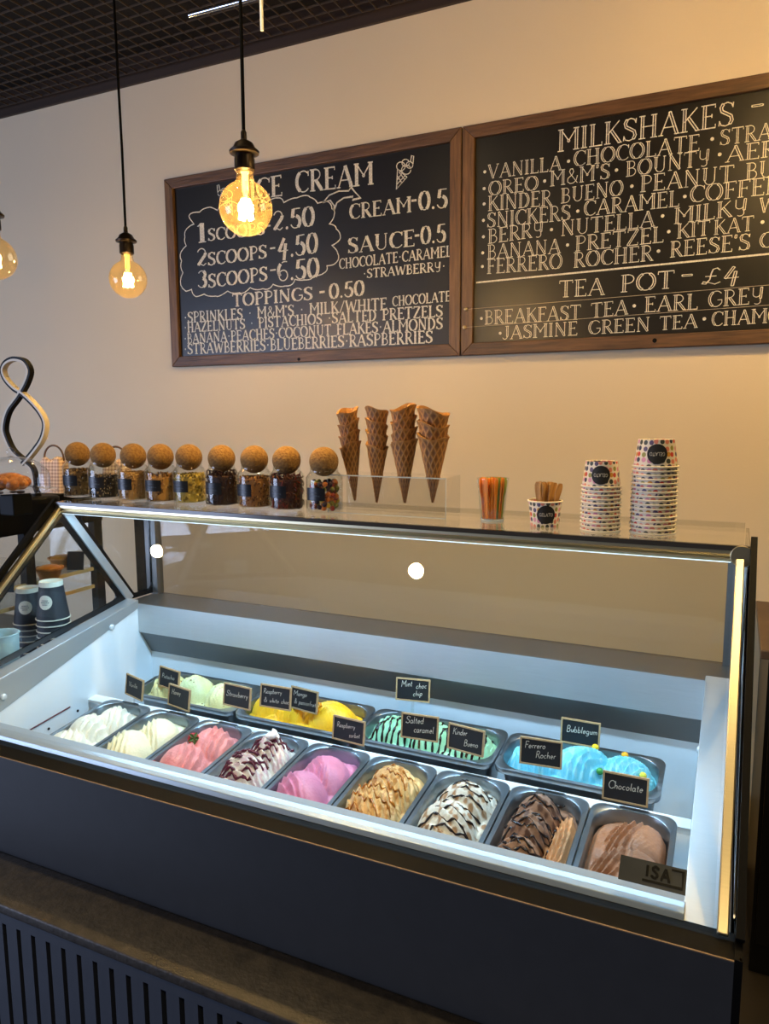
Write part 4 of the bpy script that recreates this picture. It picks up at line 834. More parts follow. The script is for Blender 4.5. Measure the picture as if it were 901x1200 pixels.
flavour_tag((207, 818), 1.500, [('Honey', -.70, .15, .1, .5)], -12, 'flavour tag reading Honey behind the cream gelato')
flavour_tag((275.5, 817), 1.515, [('Strawberry', -.78, .80, -.12, .5)], -4, 'flavour tag reading Strawberry')
flavour_tag((321, 818), 1.520, [('Raspberry', -.8, .40, .2, .42), ('& white choc', -.75, .90, -.55, .42)], 2, 'flavour tag reading Raspberry and white choc')
flavour_tag((406.5, 857), 1.510, [('Raspberry', -.75, .40, .1, .42), ('sorbet', .05, .72, -.55, .42)], -4, 'flavour tag reading Raspberry sorbet', )
flavour_tag((490.5, 853.5), 1.520, [('Salted', -.75, .20, .2, .55), ('caramel', -.30, .75, -.45, .55)], 5, 'flavour tag reading Salted caramel')
flavour_tag((544, 868), 1.515, [('Kinder', -.75, .05, .2, .5), ('Bueno', -.10, .68, -.5, .5)], -8, 'flavour tag reading Kinder Bueno')
flavour_tag((633, 883.5), 1.515, [('Ferrero', -.78, .20, .2, .5), ('Rocher', -.25, .70, -.42, .5)], 5, 'flavour tag reading Ferrero Rocher')
flavour_tag((732, 926), 1.505, [('Chocolate', -.75, .75, -.15, .55)], 0, 'flavour tag reading Chocolate in the rightmost front pan')
flavour_tag((195.5, 796), 1.585, [('Pistachio', -.72, .55, -.1, .45)], -12, 'flavour tag reading Pistachio in the rear left pan')
flavour_tag((354, 821), 1.600, [('Mango', -.80, .20, .2, .45), ('& passionfruit', -.70, .90, -.5, .45)], -8, 'flavour tag reading Mango and passionfruit')
flavour_tag((483, 809.5), 1.700, [('Mint', -.70, -.05, .2, .55), ('choc', .18, .80, .15, .5), ('chip', .02, .55, -.55, .5)], 10, 'flavour tag reading Mint choc chip standing highest at the back')
flavour_tag((679, 860), 1.690, [('Bubblegum', -.72, .86, -.08, .52)], 0, 'flavour tag reading Bubblegum behind the blue gelato', standlen=.035)

# ------------------------------------------------------------------ jars of toppings on the shelf
ZS = -.248
JS = Matrix.Diagonal((1.08, 1.08, 1.18, 1))
def jar_parts(t, label_lines):
    MB().lathe([(.036, .0), (.0415, .002), (.0425, .008), (.0425, .066), (.0420, .076), (.036, .084), (.0325, .088), (.0325, .094), (.0335, .096), (.0320, .096), (.0310, .093), (.0310, .087), (.035, .083), (.0405, .075), (.0408, .066), (.0408, .008), (.036, .005)], 36, cap0=True, cap1=True).obj('jar_glass', 'jarglass', t, 40)
    mb = MB(); n = 14; a0, a1 = -1.28, -.12
    for k in range(n+1):
        a = a0+(a1-a0)*k/n
        for z in (.030, .056): mb.v.append((.0430*math.cos(a), .0430*math.sin(a), z))
    mb.f = [(2*k, 2*k+2, 2*k+3, 2*k+1) for k in range(n)]; lb_ = mb.obj('label', 'label', t, 60)
    # faint illegible lines of ink
    mb = MB(); r = .0432
    for z, u0, u1 in ((.0455, .2, .62), (.0385, .2, .78)):
        m_ = 8
        for k in range(m_):
            for q_ in (0, .6):
                a = a0+(a1-a0)*(u0+(u1-u0)*(k+q_)/m_); mb.v += [(r*math.cos(a), r*math.sin(a), z+.0008*math.sin(k*2.3+q_*3)), (r*math.cos(a), r*math.sin(a), z+.0022+.0012*math.sin(k*1.7))]
            b_ = len(mb.v)-4; mb.f.append((b_, b_+2, b_+3, b_+1))
    mb.obj('faint_ink', 'scrib', lb_)
    for ch in list(t.children)+list(lb_.children): ch.data.transform(JS)
    MB().sphere((0, 0, .1275), .0362, 28, 18).obj('cork_ball', 'cork', t, 80)
def fill_mesh(kind, H, seed, pal):
    rd = random.Random(seed); mb = MB(); mb.c = []
    def addc(c):
        while len(mb.c) < len(mb.v): mb.c.append(c)
    R0 = .0385; mb.lathe([(R0*.9, .006), (R0*.93, .010), (R0*.93, H-.006), (R0*.6, H-.004)], 20); addc(lin(pal[0]))
    n, s = {'seed': (520, .0030), 'chunk': (300, .0046), 'powder': (560, .0021), 'curl': (170, .007), 'flake': (260, .0052)}[kind]
    for i in range(n):
        if rd.random() < .7: a, z, r = rd.uniform(0, 2*PI), rd.uniform(.008, H-.003), R0-s*.6
        else: a, z, r = rd.uniform(0, 2*PI), H-.004+rd.uniform(0, s*1.2), R0*math.sqrt(rd.random())*.92
        c = Vector((r*math.cos(a), r*math.sin(a), z)); cc = lin(rd.choice(pal)); q = Euler((rd.uniform(0, 6), rd.uniform(0, 6), rd.uniform(0, 6))).to_matrix()
        if kind == 'curl':
            pts = [c+q @ Vector((s*.9*math.cos(k*.9), s*.9*math.sin(k*.9), s*.25*k-.5*s)) for k in range(5)]
            pts = [Vector((p.x, p.y, p.z))*(1 if math.hypot(p.x, p.y) < .0398 else .0398/math.hypot(p.x, p.y)) if math.hypot(p.x, p.y) > .0398 else p for p in pts]
            for p in pts: p.z = max(.006, p.z)
            mb.tube(pts, .0014, 4)
        else:
            sc = {'seed': (1, .6, .45), 'chunk': (1, .8, .7), 'powder': (1, 1, 1), 'flake': (1, .6, .18)}[kind]
            k0 = len(mb.v); mb.sphere((0, 0, 0), s, 6, 4, sc)
            for k in range(k0, len(mb.v)): p = c+q @ Vector(mb.v[k]); rr = math.hypot(p.x, p.y); f = min(1, .0402/rr) if rr else 1; mb.v[k] = (p.x*f, p.y*f, max(.0052, p.z))
        addc(cc)
    return mb
JARS = [((83, 583), 'chunk', .068, ['#8a6a3c', '#6d5130', '#a58452', '#5c4326'], 'chopped nuts', 'first topping jar from the left, chopped nuts and a cork ball lid'),
 ((113, 586), 'seed', .060, ['#2c2119', '#4d4234', '#8d7a5e', '#191411', '#b99d77'], 'dark mixed seeds', 'second topping jar from the left, speckled dark seeds under cork ball'),
 ((148.5, 588.5), 'powder', .072, ['#b08a55', '#a07a48', '#c29c66'], 'fine tan crumb', 'third topping jar from the left, fine tan crumb under cork ball'),
 ((180.5, 590.5), 'flake', .066, ['#b08345', '#8d602c', '#cfa566', '#6d4a24'], 'flaked almonds', 'fourth topping jar from the left, brown flaked almonds under cork ball'),
 ((214, 592), 'chunk', .068, ['#b8a048', '#9b8434', '#cdb862', '#7e6a28'], 'yellow-green pistachio pieces', 'fifth topping jar from the left, yellowish pieces under cork ball'),
 ((252.5, 595), 'curl', .074, ['#3a2015', '#28140d', '#4c2c1d'], 'dark chocolate shavings', 'sixth topping jar from the left, full of dark chocolate shavings'),
 ((291, 597.5), 'seed', .072, ['#9a6c3c', '#7a5028', '#b98c55', '#5e3c1e'], 'brown chopped hazelnuts', 'seventh topping jar from the left, brown chopped hazelnuts'),
 ((329, 600), 'curl', .072, ['#4a2216', '#341510', '#6b3a20', '#7e2a1c'], 'dark pretzel pieces', 'eighth topping jar from the left, glossy dark curls, cork highest')]
JZ = {}
proto = None
for i, (px, kind, H, pal, what, lab) in enumerate(JARS+[((373, 603.5), 'gum', 0, [], '', 'ninth topping jar, colourful sweets, beside the cone stand')]):
    P = onZ(px, ZS); P.y += .038; P.x += -.004
    if proto is None:
        t = thing('topping_jar', lab, 'jar', P, (0, 0, math.atan2(-P.y, -P.x)), 'cork-topped topping jars'); jar_parts(t, 0); proto = t
    else: t = dup(proto, P, (0, 0, math.atan2(-P.y, -P.x)+[0, .1, -.05, .08, 0, .05, -.1, .05, .15][i]), lab)
    if kind == 'gum':
        rd = random.Random(8); k = 0; pos = []
        while len(pos) < 110 and k < 20000:
            k += 1; a = rd.uniform(0, 2*PI); r = .0325*math.sqrt(rd.uniform(.55, 1)); z = rd.uniform(.012, .068); p = Vector((r*math.cos(a), r*math.sin(a), z))
            if all((p-q).length > .0106 for q in pos): pos.append(p)
        cols = [('red', '#a8341f'), ('orange', '#d8792a'), ('yellow', '#dcb83c'), ('dark purple', '#3a2030'), ('brown', '#7a3a22'), ('green', '#8f8a3a')]
        gm = [MB().sphere((0, 0, 0), .0068, 9, 7, (1, 1, .85)).mesh('jar_sweet', mat('sweet_'+c[1:], c, .35, var=.2, scale=80), 80) for n_, c in cols]
        for j, p in enumerate(pos):
            q = rd.choice(range(len(cols))); o = bpy.data.objects.new('jar_sweet', gm[q]); col.objects.link(o)
            o.location = (P.x+p.x, P.y+p.y, P.z+p.z*1.15+CZ); o.rotation_euler = (rd.uniform(0, 3), rd.uniform(0, 3), 0)
            tag(o, cols[q][0]+' chewy sweet inside the jar of colourful sweets', 'sweet', cols[q][0]+' sweets in the ninth jar')
    else:
        o = fill_mesh(kind, H, 20+i, pal).obj('topping_filling', 'bits', None, False, loc=P); o.data.transform(JS); tag(o, what+' filling the '+lab.split(',')[0], 'topping', None, 'stuff')

# ------------------------------------------------------------------ acrylic cone stand and waffle cones
YC = 1.655
sa, sb = onY((391, 557), YC-.05), onY((531, 559.5), YC-.05); zt = (sa.z+sb.z)/2; sx0, sx1 = onY((400, 557), YC).x-.012, onY((531, 559), YC).x
SA = ((sx0+sx1)/2, YC, ZS)
st = thing('cone_stand', 'clear acrylic bridge stand holding four stacks of waffle cones', 'stand', SA)
TIPS = [((416, 586.5), (406, 478), .0245, 4, 'leftmost'), ((441.5, 589), (442.5, 478), .0245, 4, 'second'), ((474, 589.4), (471.6, 474), .029, 4, 'third'), ((507, 589), (508.5, 478), .036, 3, 'rightmost')]
th = .0025; mb = MB()
mb.box(sx0, sx1, YC-.050, YC-.050+th, ZS+.001, zt)
st_f = mb.obj('front_leg', 'acryl', st, at=SA)
MB().box(sx0, sx1, YC+.048, YC+.048+th, ZS+.001, zt).obj('rear_leg', 'acryl', st, at=SA)
# top plate with round holes
mb = MB(); hc = []
for (tp_, up_, r, n, nm) in TIPS:
    p = onY(tp_, YC); q = onY(up_, YC); u = (zt-p.z)/(q.z-p.z); hc.append((p.x+(q.x-p.x)*u, r))
xs = [sx0]+[(hc[i][0]+hc[i+1][0])/2 for i in range(3)]+[sx1]
for i in range(4):
    x0, x1, cx = xs[i], xs[i+1], hc[i][0]; nn = 24; inn = []; out = []
    for k in range(nn):
        a = 2*PI*k/nn+PI/nn; inn.append((cx+.0125*math.cos(a), YC+.0125*math.sin(a)))
        c, s = math.cos(a), math.sin(a); tt = min((x1-cx)/c if c > 0 else (x0-cx)/c if c < 0 else 9, (.05/abs(s)) if s else 9); out.append((cx+c*tt, YC+s*tt))
    b = len(mb.v); mb.v += [(x, y, z) for z in (zt-th, zt) for lp_ in (inn, out) for x, y in lp_]
    for k in range(nn):
        j = (k+1) % nn
        mb.f += [(b+k, b+j, b+nn+j, b+nn+k), (b+2*nn+k, b+3*nn+k, b+3*nn+j, b+2*nn+j), (b+k, b+2*nn+k, b+2*nn+j, b+j)]
mb.obj('top_plate', 'acryl', st, at=SA)
MB().box(sx0, sx1, YC-.0505, YC-.049, zt-.003, zt).obj('polished_edge', 'edge', st, at=SA)
MB().box(sx0, sx1, YC-.0505, YC-.048, ZS, ZS+.0015).obj('polished_edge', 'edge', st, at=SA)
for x in (sx0, sx1): MB().box(x-.0008, x+.0008, YC-.0505, YC-.049, ZS+.001, zt).obj('polished_edge', 'edge', st, at=SA)
def cone_mesh(r, H, seed):
    mb = MB(); mb.c = []; na, nz = 96, 60; ca, cb = lin('#c08a4c'), lin('#7d5430')
    for side in (1, 0):
        for j in range(nz+1):
            for i in range(na):
                a = 2*PI*i/na; ztop = H*(1+.06*math.sin(a+seed)+.02*math.sin(3*a+seed)); z = ztop*j/nz; u = z/H
                ridge = max(abs(math.sin(a*6+u*17)), abs(math.sin(a*6-u*17)))**10; lipf = sstep(.93, 1, j/nz)
                rr = (.0012+r*u)*(1.0+.02*math.sin(a+2*u))+(.0016*ridge+.0018*lipf if side else -.0020)
                if i > na*.9 and side: rr += .0012
                rr = max(.0004, rr); mb.c.append(mix(cb, ca, max(ridge, lipf*.8, 0 if side else .75))); mb.v.append((rr*math.cos(a), rr*math.sin(a), z+(0 if side else .002*(1-u))))
    n1 = (nz+1)*na
    for s in (0, 1):
        for j in range(nz):
            for i in range(na):
                q = (i+1) % na; f = (s*n1+j*na+i, s*n1+j*na+q, s*n1+(j+1)*na+q, s*n1+(j+1)*na+i); mb.f.append(f if not s else f[::-1])
    for i in range(na): q = (i+1) % na; mb.f.append((nz*na+i, nz*na+q, n1+nz*na+q, n1+nz*na+i))
    mb.f.append(tuple(range(na))[::-1]); return mb
ORD = ['topmost', 'second from the top', 'third from the top', 'bottom']
for k, (tp_, up_, r, n, nm) in enumerate(TIPS):
    p, q = onY(tp_, YC), onY(up_, YC); L_ = (q-p).length; stp = .0285; H = L_-stp*(n-1)-.006
    me = cone_mesh(r, H, k*1.3).mesh('waffle_cone', M['bits'], 60); d = (q-p).normalized(); rot = d.to_track_quat('Z', 'Y')
    for j in range(n):
        o = bpy.data.objects.new('waffle_cone', me); col.objects.link(o); pp = p+d*stp*j; o.location = (pp.x, pp.y, pp.z+CZ)
        o.rotation_mode = 'XYZ'; o.rotation_euler = (rot.to_matrix() @ Matrix.Rotation(j*.5+k, 3, 'Z')).to_euler()
        w_ = ['bottom', 'second from the bottom', 'third from the bottom', 'topmost'][j] if n == 4 else ['bottom', 'middle', 'topmost'][j]
        tag(o, '%s waffle cone nested in the %s cone stack on the acrylic stand' % (w_, nm), 'waffle cone', 'nested waffle cones')

# ------------------------------------------------------------------ cup of plastic spoons, tub of wooden spoons, gelato tubs
P = onZ((573.5, 611), ZS); P.y += .022
t = thing('spoon_cup', 'clear plastic cup full of orange and green plastic spoons', 'cup', P)
cp = [(.0255, 0), (.027, .002), (.0365, .094), (.0378, .095), (.0378, .097), (.0360, .096), (.0262, .004), (.0255, .003)]
MB().lathe(cp, 28).obj('cup_wall', 'jarglass', t, 40)
MB().lathe([(.0262, 0), (.0275, .003), (.0262, .005)], 28).obj('cup_foot', 'edge', t, 40)
sp = {}
for c in ('orange', 'green', 'yellow'): sp[c] = MB().box(-.0042, .0042, -.0007, .0007, 0, .058).box(-.0042, .0042, -.0007, .0007, .058, .092).mesh('plastic_spoon', M[c])
for c in sp:
    mb = MB(); pl = [(-.0028, 0), (.0028, 0), (.0034, .05), (.0058, .064), (.0062, .084), (.0040, .094), (-.0040, .094), (-.0062, .084), (-.0058, .064), (-.0034, .05)]
    n_ = len(pl); mb.v = [(x, y, z) for y in (-.0008, .0008) for x, z in pl]; mb.f = [tuple(range(n_)), tuple(range(n_, 2*n_))[::-1]]+[(i, n_+i, n_+(i+1) % n_, (i+1) % n_) for i in range(n_)]
    sp[c] = mb.mesh('plastic_spoon', M[c])
rd = random.Random(4)
for k in range(34):
    a = k*2.4; r0 = .0215*math.sqrt((k+.5)/34); c = ['orange', 'orange', 'yellow', 'orange', 'green'][k % 5]
    if k in (3, 8, 13, 18): c = 'green'
    o = bpy.data.objects.new('plastic_spoon', sp[c]); col.objects.link(o); bx, by = r0*math.cos(a), r0*math.sin(a)
    d = Vector((bx*.38, by*.38, .094)).normalized(); o.location = (P.x+bx, P.y+by, P.z+.004+CZ); o.rotation_euler = (d.to_track_quat('Z', 'Y').to_matrix() @ Matrix.Rotation(rd.uniform(0, 6), 3, 'Z')).to_euler()
    tag(o, c+' translucent plastic spoon standing in the clear cup', 'spoon', c+' spoons in the clear cup')
def tub(name, label, P, r0, r1, H, inverted, prn, group, proto=[None]):
    """r1 at the rim, r0 at the foot"""
    t = thing(name, label, 'paper tub', P, group=group)
    if inverted: body = [(r1-.0008, .0), (r1-.0012, .003), (r0, H), (r0-.0015, H+.0004), (r0-.002, H-.004), (r0-.006, H-.0045), (.001, H-.0045)]; rz = .0018
    else: body = [(.001, .004), (r0-.005, .004), (r0-.003, 0), (r0, .0004), (r1-.001, H), (r1-.0018, H), (r0-.0008, .006), (.001, .006)]; rz = H-.0012
    MB().lathe(body, 40, cap0=not inverted, cap1=True).obj('tub_wall', 'dots', t, 40)
    tor = []
    mb = MB(); m_ = 40
    mb.tube([((r1-.0002)*math.cos(2*PI*k/m_), (r1-.0002)*math.sin(2*PI*k/m_), rz) for k in range(m_)], .0019, 8, True); mb.obj('rolled_rim', 'rim', t, 60)
    if inverted: MB().lathe([(r0-.003, H-.001), (r0-.0005, H+.0006)], 40, cap0=False, cap1=False).obj('foot_ring', 'rim', t)
    if prn:
        zc = H*.5; rad = H*.36; fa = -PI/2+prn
        def onwall(x, z, e): u = z/H; rr = (r1+(r0-r1)*u if inverted else r0+(r1-r0)*u)+e; a = fa+x/rr; return (rr*math.cos(a), rr*math.sin(a), z)
        mb = MB(); mb.v.append(onwall(0, zc, .0006)); m_ = 28
        for rg in (.5, 1):
            for k in range(m_): mb.v.append(onwall(rad*rg*math.cos(2*PI*k/m_), zc+rad*rg*math.sin(2*PI*k/m_), .0006))
        for k in range(m_): j = (k+1) % m_; mb.f += [(0, 1+k, 1+j), (1+k, 1+m_+k, 1+m_+j, 1+j)]
        lg = mb.obj('round_print', 'ink', t)
        W, qs = text_quads('GELATO', 'bold', .14); mb = MB(); tw = rad*1.45; fh = tw/W*1.15
        for poly in qs:
            b = len(mb.v)
            for x, y in poly:
                X, Z = (x/W-.5)*tw, (y-.5)*fh
                if inverted: X, Z = -X, -Z
                mb.v.append(onwall(X, zc+Z, .0010))
            mb.f.append(tuple(range(b, b+len(poly))))
        mb.obj('print_lettering', 'inkw', lg)
    return t
P = onZ((634.5, 618), ZS); P.y += .028; rd = random.Random(2)
tub('gelato_tub', 'upright polka dot gelato tub filled with wooden spoons', P, .0305, .0365, .056, False, .30, None)
mb = MB(); pl = [(-.0045, 0), (.0045, 0), (.0040, .035), (.0062, .06), (.0075, .072), (.0070, .082), (.0035, .088), (-.0035, .088), (-.0070, .082), (-.0075, .072), (-.0062, .06), (-.0040, .035)]
n_ = len(pl); mb.v = [(x, y, z) for y in (-.0009, .0009) for x, z in pl]; mb.f = [tuple(range(n_)), tuple(range(n_, 2*n_))[::-1]]+[(i, n_+i, n_+(i+1) % n_, (i+1) % n_) for i in range(n_)]
wsp = mb.mesh('wooden_spoon', M['stick'])
for k in range(18):
    u = k/17; x = -.020+.040*u; lean = -.10+.34*u+rd.uniform(-.04, .04); o = bpy.data.objects.new('wooden_spoon', wsp); col.objects.link(o)
    o.location = (P.x+x*.75, P.y+rd.uniform(-.012, .012), P.z+.007+CZ); o.rotation_euler = (rd.uniform(-.10, .10), lean, (-.25 if k < 7 else 1.1)+rd.uniform(-.25, .25))
    tag(o, 'flat wooden gelato spoon standing in the polka dot tub', 'spoon', 'wooden spoons in the tub')
def nth(k, n): return 'topmost' if k == n-1 else 'bottom' if k == 0 else 'number %s from the bottom' % ['', 'two', 'three', 'four', 'five', 'six', 'seven', 'eight', 'nine', 'ten', 'eleven', 'twelve', 'thirteen', 'fourteen', 'fifteen', 'sixteen'][k]
for px, r0, r1, H, n, dz, nm, pf in [((700, 623.5), .0325, .0395, .053, 12, .0083, 'shorter', .12), ((762.5, 626), .0350, .0440, .055, 17, .0084, 'taller', .16)]:
    P = onZ(px, ZS); P.y += .030; pr_ = None
    for k in range(n):
        lab = '%s upside-down polka dot gelato tub in the %s stack' % (nth(k, n), nm); loc = (P.x+.0006*math.sin(k*2.1), P.y+.0006*math.cos(k*1.3), P.z+dz*k); grp = 'tubs in the %s stack' % nm
        if k == n-1: tub('gelato_tub', lab, loc, r0, r1, H, True, pf, grp)
        elif pr_ is None: pr_ = tub('gelato_tub', lab, loc, r0, r1, H, True, 0, grp)
        else: dup(pr_, loc, (0, 0, k*.9), lab, grp)

# ------------------------------------------------------------------ pastry cabinet at the left
PX_ = -2.04
pc = thing('pastry_cabinet', 'black framed glass pastry cabinet at the left end of the freezer', 'cabinet', (-2.4, 1.5, -1.6)); PA = (-2.4, 1.5, -1.6)
def PP(mb, name, m, parent=None, smooth=False, bevel=0): return mb.obj(name, m, parent or pc, smooth, at=PA, bevel=bevel)
PP(MB().box(-2.95, PX_, 1.12, 1.95, -1.6, -.80), 'base', 'blackgloss')
PP(MB().box(-2.95, PX_, 1.12, 1.95, -.80, -.785), 'deck', 'steeld')
PP(MB().box(-2.95, PX_+.01, 1.36, 1.95, -.268, -.2565), 'top_panel', 'shelf')
zr = onX((36, 624), PX_).z
for x0, x1 in ((PX_-.03, PX_), (-2.95, -2.92)):
    PP(MB().box(x0, x1, 1.36, 1.95, zr, -.268), 'top_rail', 'black')
    for y in (onX((36, 650), PX_).y-.02, 1.91): PP(MB().box(x0, x1, y, y+.035, -.785, zr), 'post', 'black')
    PP(slab((1.14, -.785), (1.37, zr+.03), .02, x0, x1), 'raked_post', 'black')
PP(MB().box(-2.92, PX_-.03, 1.92, 1.926, -.785, zr), 'rear_glass', 'glassr')
zs1 = onX((75, 674), PX_).z; zs2 = onX((8, 714), PX_).z
for z, y0 in ((zs1, 1.40), (zs2, 1.22)):
    PP(MB().box(-2.90, PX_-.012, y0, 1.90, z-.004, z), 'glass_shelf', 'glassr'); PP(MB().box(PX_-.012, PX_-.004, y0, 1.90, z-.010, z+.001), 'shelf_edge', 'litedge')
def ontopz(px, Z): return onZ(px, Z)
def pie(px, lab, rz=0):
    P = onZ(px, zs1); t = thing('pie', lab, 'pie', P, (0, 0, rz), 'pies in the pastry cabinet')
    mb = MB(); n = 40; prof = [(.030, 0), (.040, .026), (.047, .030), (.046, .036), (.040, .033)]
    for r, z in prof:
        for i in range(n): a = 2*PI*i/n; k = 1+.035*math.sin(a*14)*(r > .035); mb.v.append((r*k*math.cos(a), r*k*math.sin(a), z+(.0015*math.sin(a*14) if r > .042 else 0)))
    for k in range(len(prof)-1):
        for i in range(n): j = (i+1) % n; mb.f.append((k*n+i, k*n+j, (k+1)*n+j, (k+1)*n+i))
    mb.f.append(tuple(range(n))[::-1]); mb.obj('crust', 'crust', t, 60)
    mb = MB(); mb.lathe([(.041, .031), (.036, .036), (.022, .042), (.006, .044)], 30); mb.obj('filling', 'cream', t, 60)
pie((58, 677), 'golden pie nearest the glass on the upper pastry shelf'); pie((73, 664), 'golden pie behind another on the upper pastry shelf', .6)
for px, lab in (((88, 668), 'small black price card behind the pies'), ((5, 694), 'small black price card at the far left of the pastry shelf')):
    P = onZ(px, zs1); t = thing('price_card', lab, 'sign', P, (R_(-12), 0, R_(20)), 'price cards in the pastry cabinet')
    MB().box(-.03, .03, -.0015, .0015, 0, .065).obj('card', 'black', t); MB().box(-.025, .025, -.0015, .012, 0, .004).obj('foot', 'black', t)
P = onZ((10, 727), zs2-.03); 
# side table that carries the paper cups between the two cabinets
tag(MB().box(PX_+.006, XL-.015, 1.20, 1.90, -.83, -.80).obj('side_worktop', 'counter', at=(-1.88, 1.5, -.83)), 'narrow brown worktop between pastry cabinet and freezer carrying cup stacks', 'worktop')
tag(MB().box(PX_+.006, XL-.015, 1.22, 1.88, -1.6, -.83).obj('side_plinth', 'blackgloss', at=(-1.88, 1.5, -1.6)), 'black plinth carrying the narrow brown worktop', 'plinth')
def cup(lab, P, prn, group):
    t = thing('paper_cup', lab, 'paper cup', P, group=group)
    MB().lathe([(.0465, .001), (.0462, .004), (.0335, .100)], 36, cap0=False, cap1=False).obj('cup_wall', 'cupk', t, 60)
    MB().lathe([(.0338, .099), (.0328, .113), (.0316, .113), (.0305, .106), (.001, .106)], 36, cap0=False).obj('foot', 'rim', t, 50)
    MB().tube([(.0472*math.cos(2*PI*k/36), .0472*math.sin(2*PI*k/36), .002) for k in range(36)], .0019, 8, True).obj('rolled_rim', 'rim', t, 60)
    if prn is not None:
        def onwall(x, z, e): rr = .0465+(.0335-.0465)*z/.100+e; a = prn+x/rr; return (rr*math.cos(a), rr*math.sin(a), z)
        mb = MB(); mb.v.append(onwall(0, .056, .0006)); m_ = 24
        for rg in (.5, 1):
            for k in range(m_): mb.v.append(onwall(.021*rg*math.cos(2*PI*k/m_), .056+.021*rg*math.sin(2*PI*k/m_), .0006))
        for k in range(m_): j = (k+1) % m_; mb.f += [(0, 1+k, 1+j), (1+k, 1+m_+k, 1+m_+j, 1+j)]
        lg = mb.obj('round_sticker', 'rim', t)
        mb = MB()
        for z, w_ in ((.060, .010), (.054, .013), (.048, .008)):
            for s in range(6): x0 = -w_+2*w_*s/6; b = len(mb.v); mb.v += [onwall(x0, z, .0010), onwall(x0+w_*.22, z, .0010), onwall(x0+w_*.22, z+.0028, .0010), onwall(x0, z+.0028, .0010)]; mb.f.append((b, b+1, b+2, b+3))
        mb.obj('faint_print', 'scrib', lg)
    return t
for px, nm, pa, dep in (((32, 688.5), 'left', -.95, 2.34), ((59.5, 681), 'right', -1.22, 2.20)):
    P = ray(px)*(dep/FPX)
    ztop = P.z; dz = .0165; n = int((ztop-.112-(-.80))/dz)+1; z0 = ztop-.112-dz*(n-1); pr_ = None; dz = dz+(z0+.80)/max(1, n-1); 
    for k in range(n):
        zz = -.7995+dz*k; lab = '%s upturned black paper cup in the %s stack beside the freezer' % (nth(k, n), nm); grp = 'black paper cups in the %s stack' % nm
        if k == n-1: cup(lab, (P.x, P.y, zz), pa, grp)
        elif pr_ is None: pr_ = cup(lab, (P.x, P.y, zz), None, grp)
        else: dup(pr_, (P.x, P.y, zz), None, lab, grp)
P = onX((3, 775), -1.80); P.z = -.80
t = thing('white_tub', 'pale plastic container at the lower left edge beside the cup stacks', 'container', P)
hh = onX((3, 741), -1.80).z+.80
MB().lathe([(.036, 0), (.040, .004), (.046, hh-.004), (.047, hh), (.044, hh), (.042, hh-.006), (.036, .006)], 30).obj('container_wall', 'paper', t, 50)
MB().tube([(.0468*math.cos(2*PI*k/30), .0468*math.sin(2*PI*k/30), hh-.002) for k in range(30)], .002, 8, True).obj('container_rim', 'paper', t, 60)

# on top of the pastry cabinet: glass dome, looped lamp, cloth bags
ZT = -.2565
P = onZ((18, 603), ZT); DA = (P.x, P.y, P.z)
zpl = onY((20, 575), P.y).z
t = thing('cake_stand', 'glass plate on a black block foot holding a pastry', 'cake stand', P)
MB().prismz([(-.026, -.024), (.026, -.024), (.030, .03), (-.030, .03)], 0, zpl-ZT-.005).obj('foot', 'black', t, bevel=.003)
MB().lathe([(.001, 0), (.085, 0), (.105, .004), (.105, .007), (.08, .005), (.001, .005)], 40, c=(0, 0, zpl-ZT-.006)).obj('glass_plate', 'dome', t, 50)
t = thing('glass_dome', 'clear glass dome with knob over the pastry', 'cloche', (P.x, P.y, zpl+.002))
MB().lathe([(.088, 0), (.088, .03)]+[(.088*math.cos(k*PI/22), .03+.055*math.sin(k*PI/22)) for k in range(1, 11)]+[(.003, .085)], 40, cap0=False).obj('dome_shell', 'dome', t, 80)
MB().sphere((0, 0, .096), .011, 16, 12).obj('knob', 'dome', t, 80)
mb = MB(); rd = random.Random(6)
for k in range(9):
    a = k*.7; mb.sphere((.022*math.cos(a)*1.6, .024*math.sin(a), .018+.004*math.sin(k*2)), .020, 12, 8, (1.2, .9, .8))
mb.sphere((0, 0, .024), .034, 18, 12, (1.3, 1.0, .62))
tag(mb.obj('glazed_pastry', 'bun', None, 60, loc=(P.x-.010, P.y, zpl+.0005)), 'knobbly glazed brown pastry under the glass dome', 'pastry')
P = onZ((44, 588), ZT); yl = P.y
t = thing('looped_table_lamp', 'tall black and ivory figure-eight loop lamp on the pastry cabinet', 'lamp', P); LA = (P.x, P.y, ZT)
def pl(p): return onY(p, yl)
path = [(44, 585), (40, 553), (30, 541), (15, 528), (7, 512), (5, 500), (10, 482), (22, 466), (32, 450), (37, 436), (34, 426), (28, 421), (18, 420), (9, 425), (5, 434), (8, 445), (17, 456), (27, 463), (38, 474), (47, 486), (51, 498), (48, 513), (40, 526), (30, 539), (27, 543)]
P3 = [pl(p) for p in path]
def smooth_path(P, n=4):
    out = []
    for i in range(len(P)-1):
        p0, p1, p2, p3 = P[max(i-1, 0)], P[i], P[i+1], P[min(i+2, len(P)-1)]
        for k in range(n): u = k/n; out.append(.5*((2*p1)+(p2-p0)*u+(2*p0-5*p1+4*p2-p3)*u*u+(3*p1-p0-3*p2+p3)*u**3))
    out.append(P[-1]); return out
S3 = smooth_path(P3, 5); nS = len(S3)
for i in range(nS): S3[i] = S3[i]+Vector((0, .006*math.sin(2*PI*i/nS*1.5), 0))
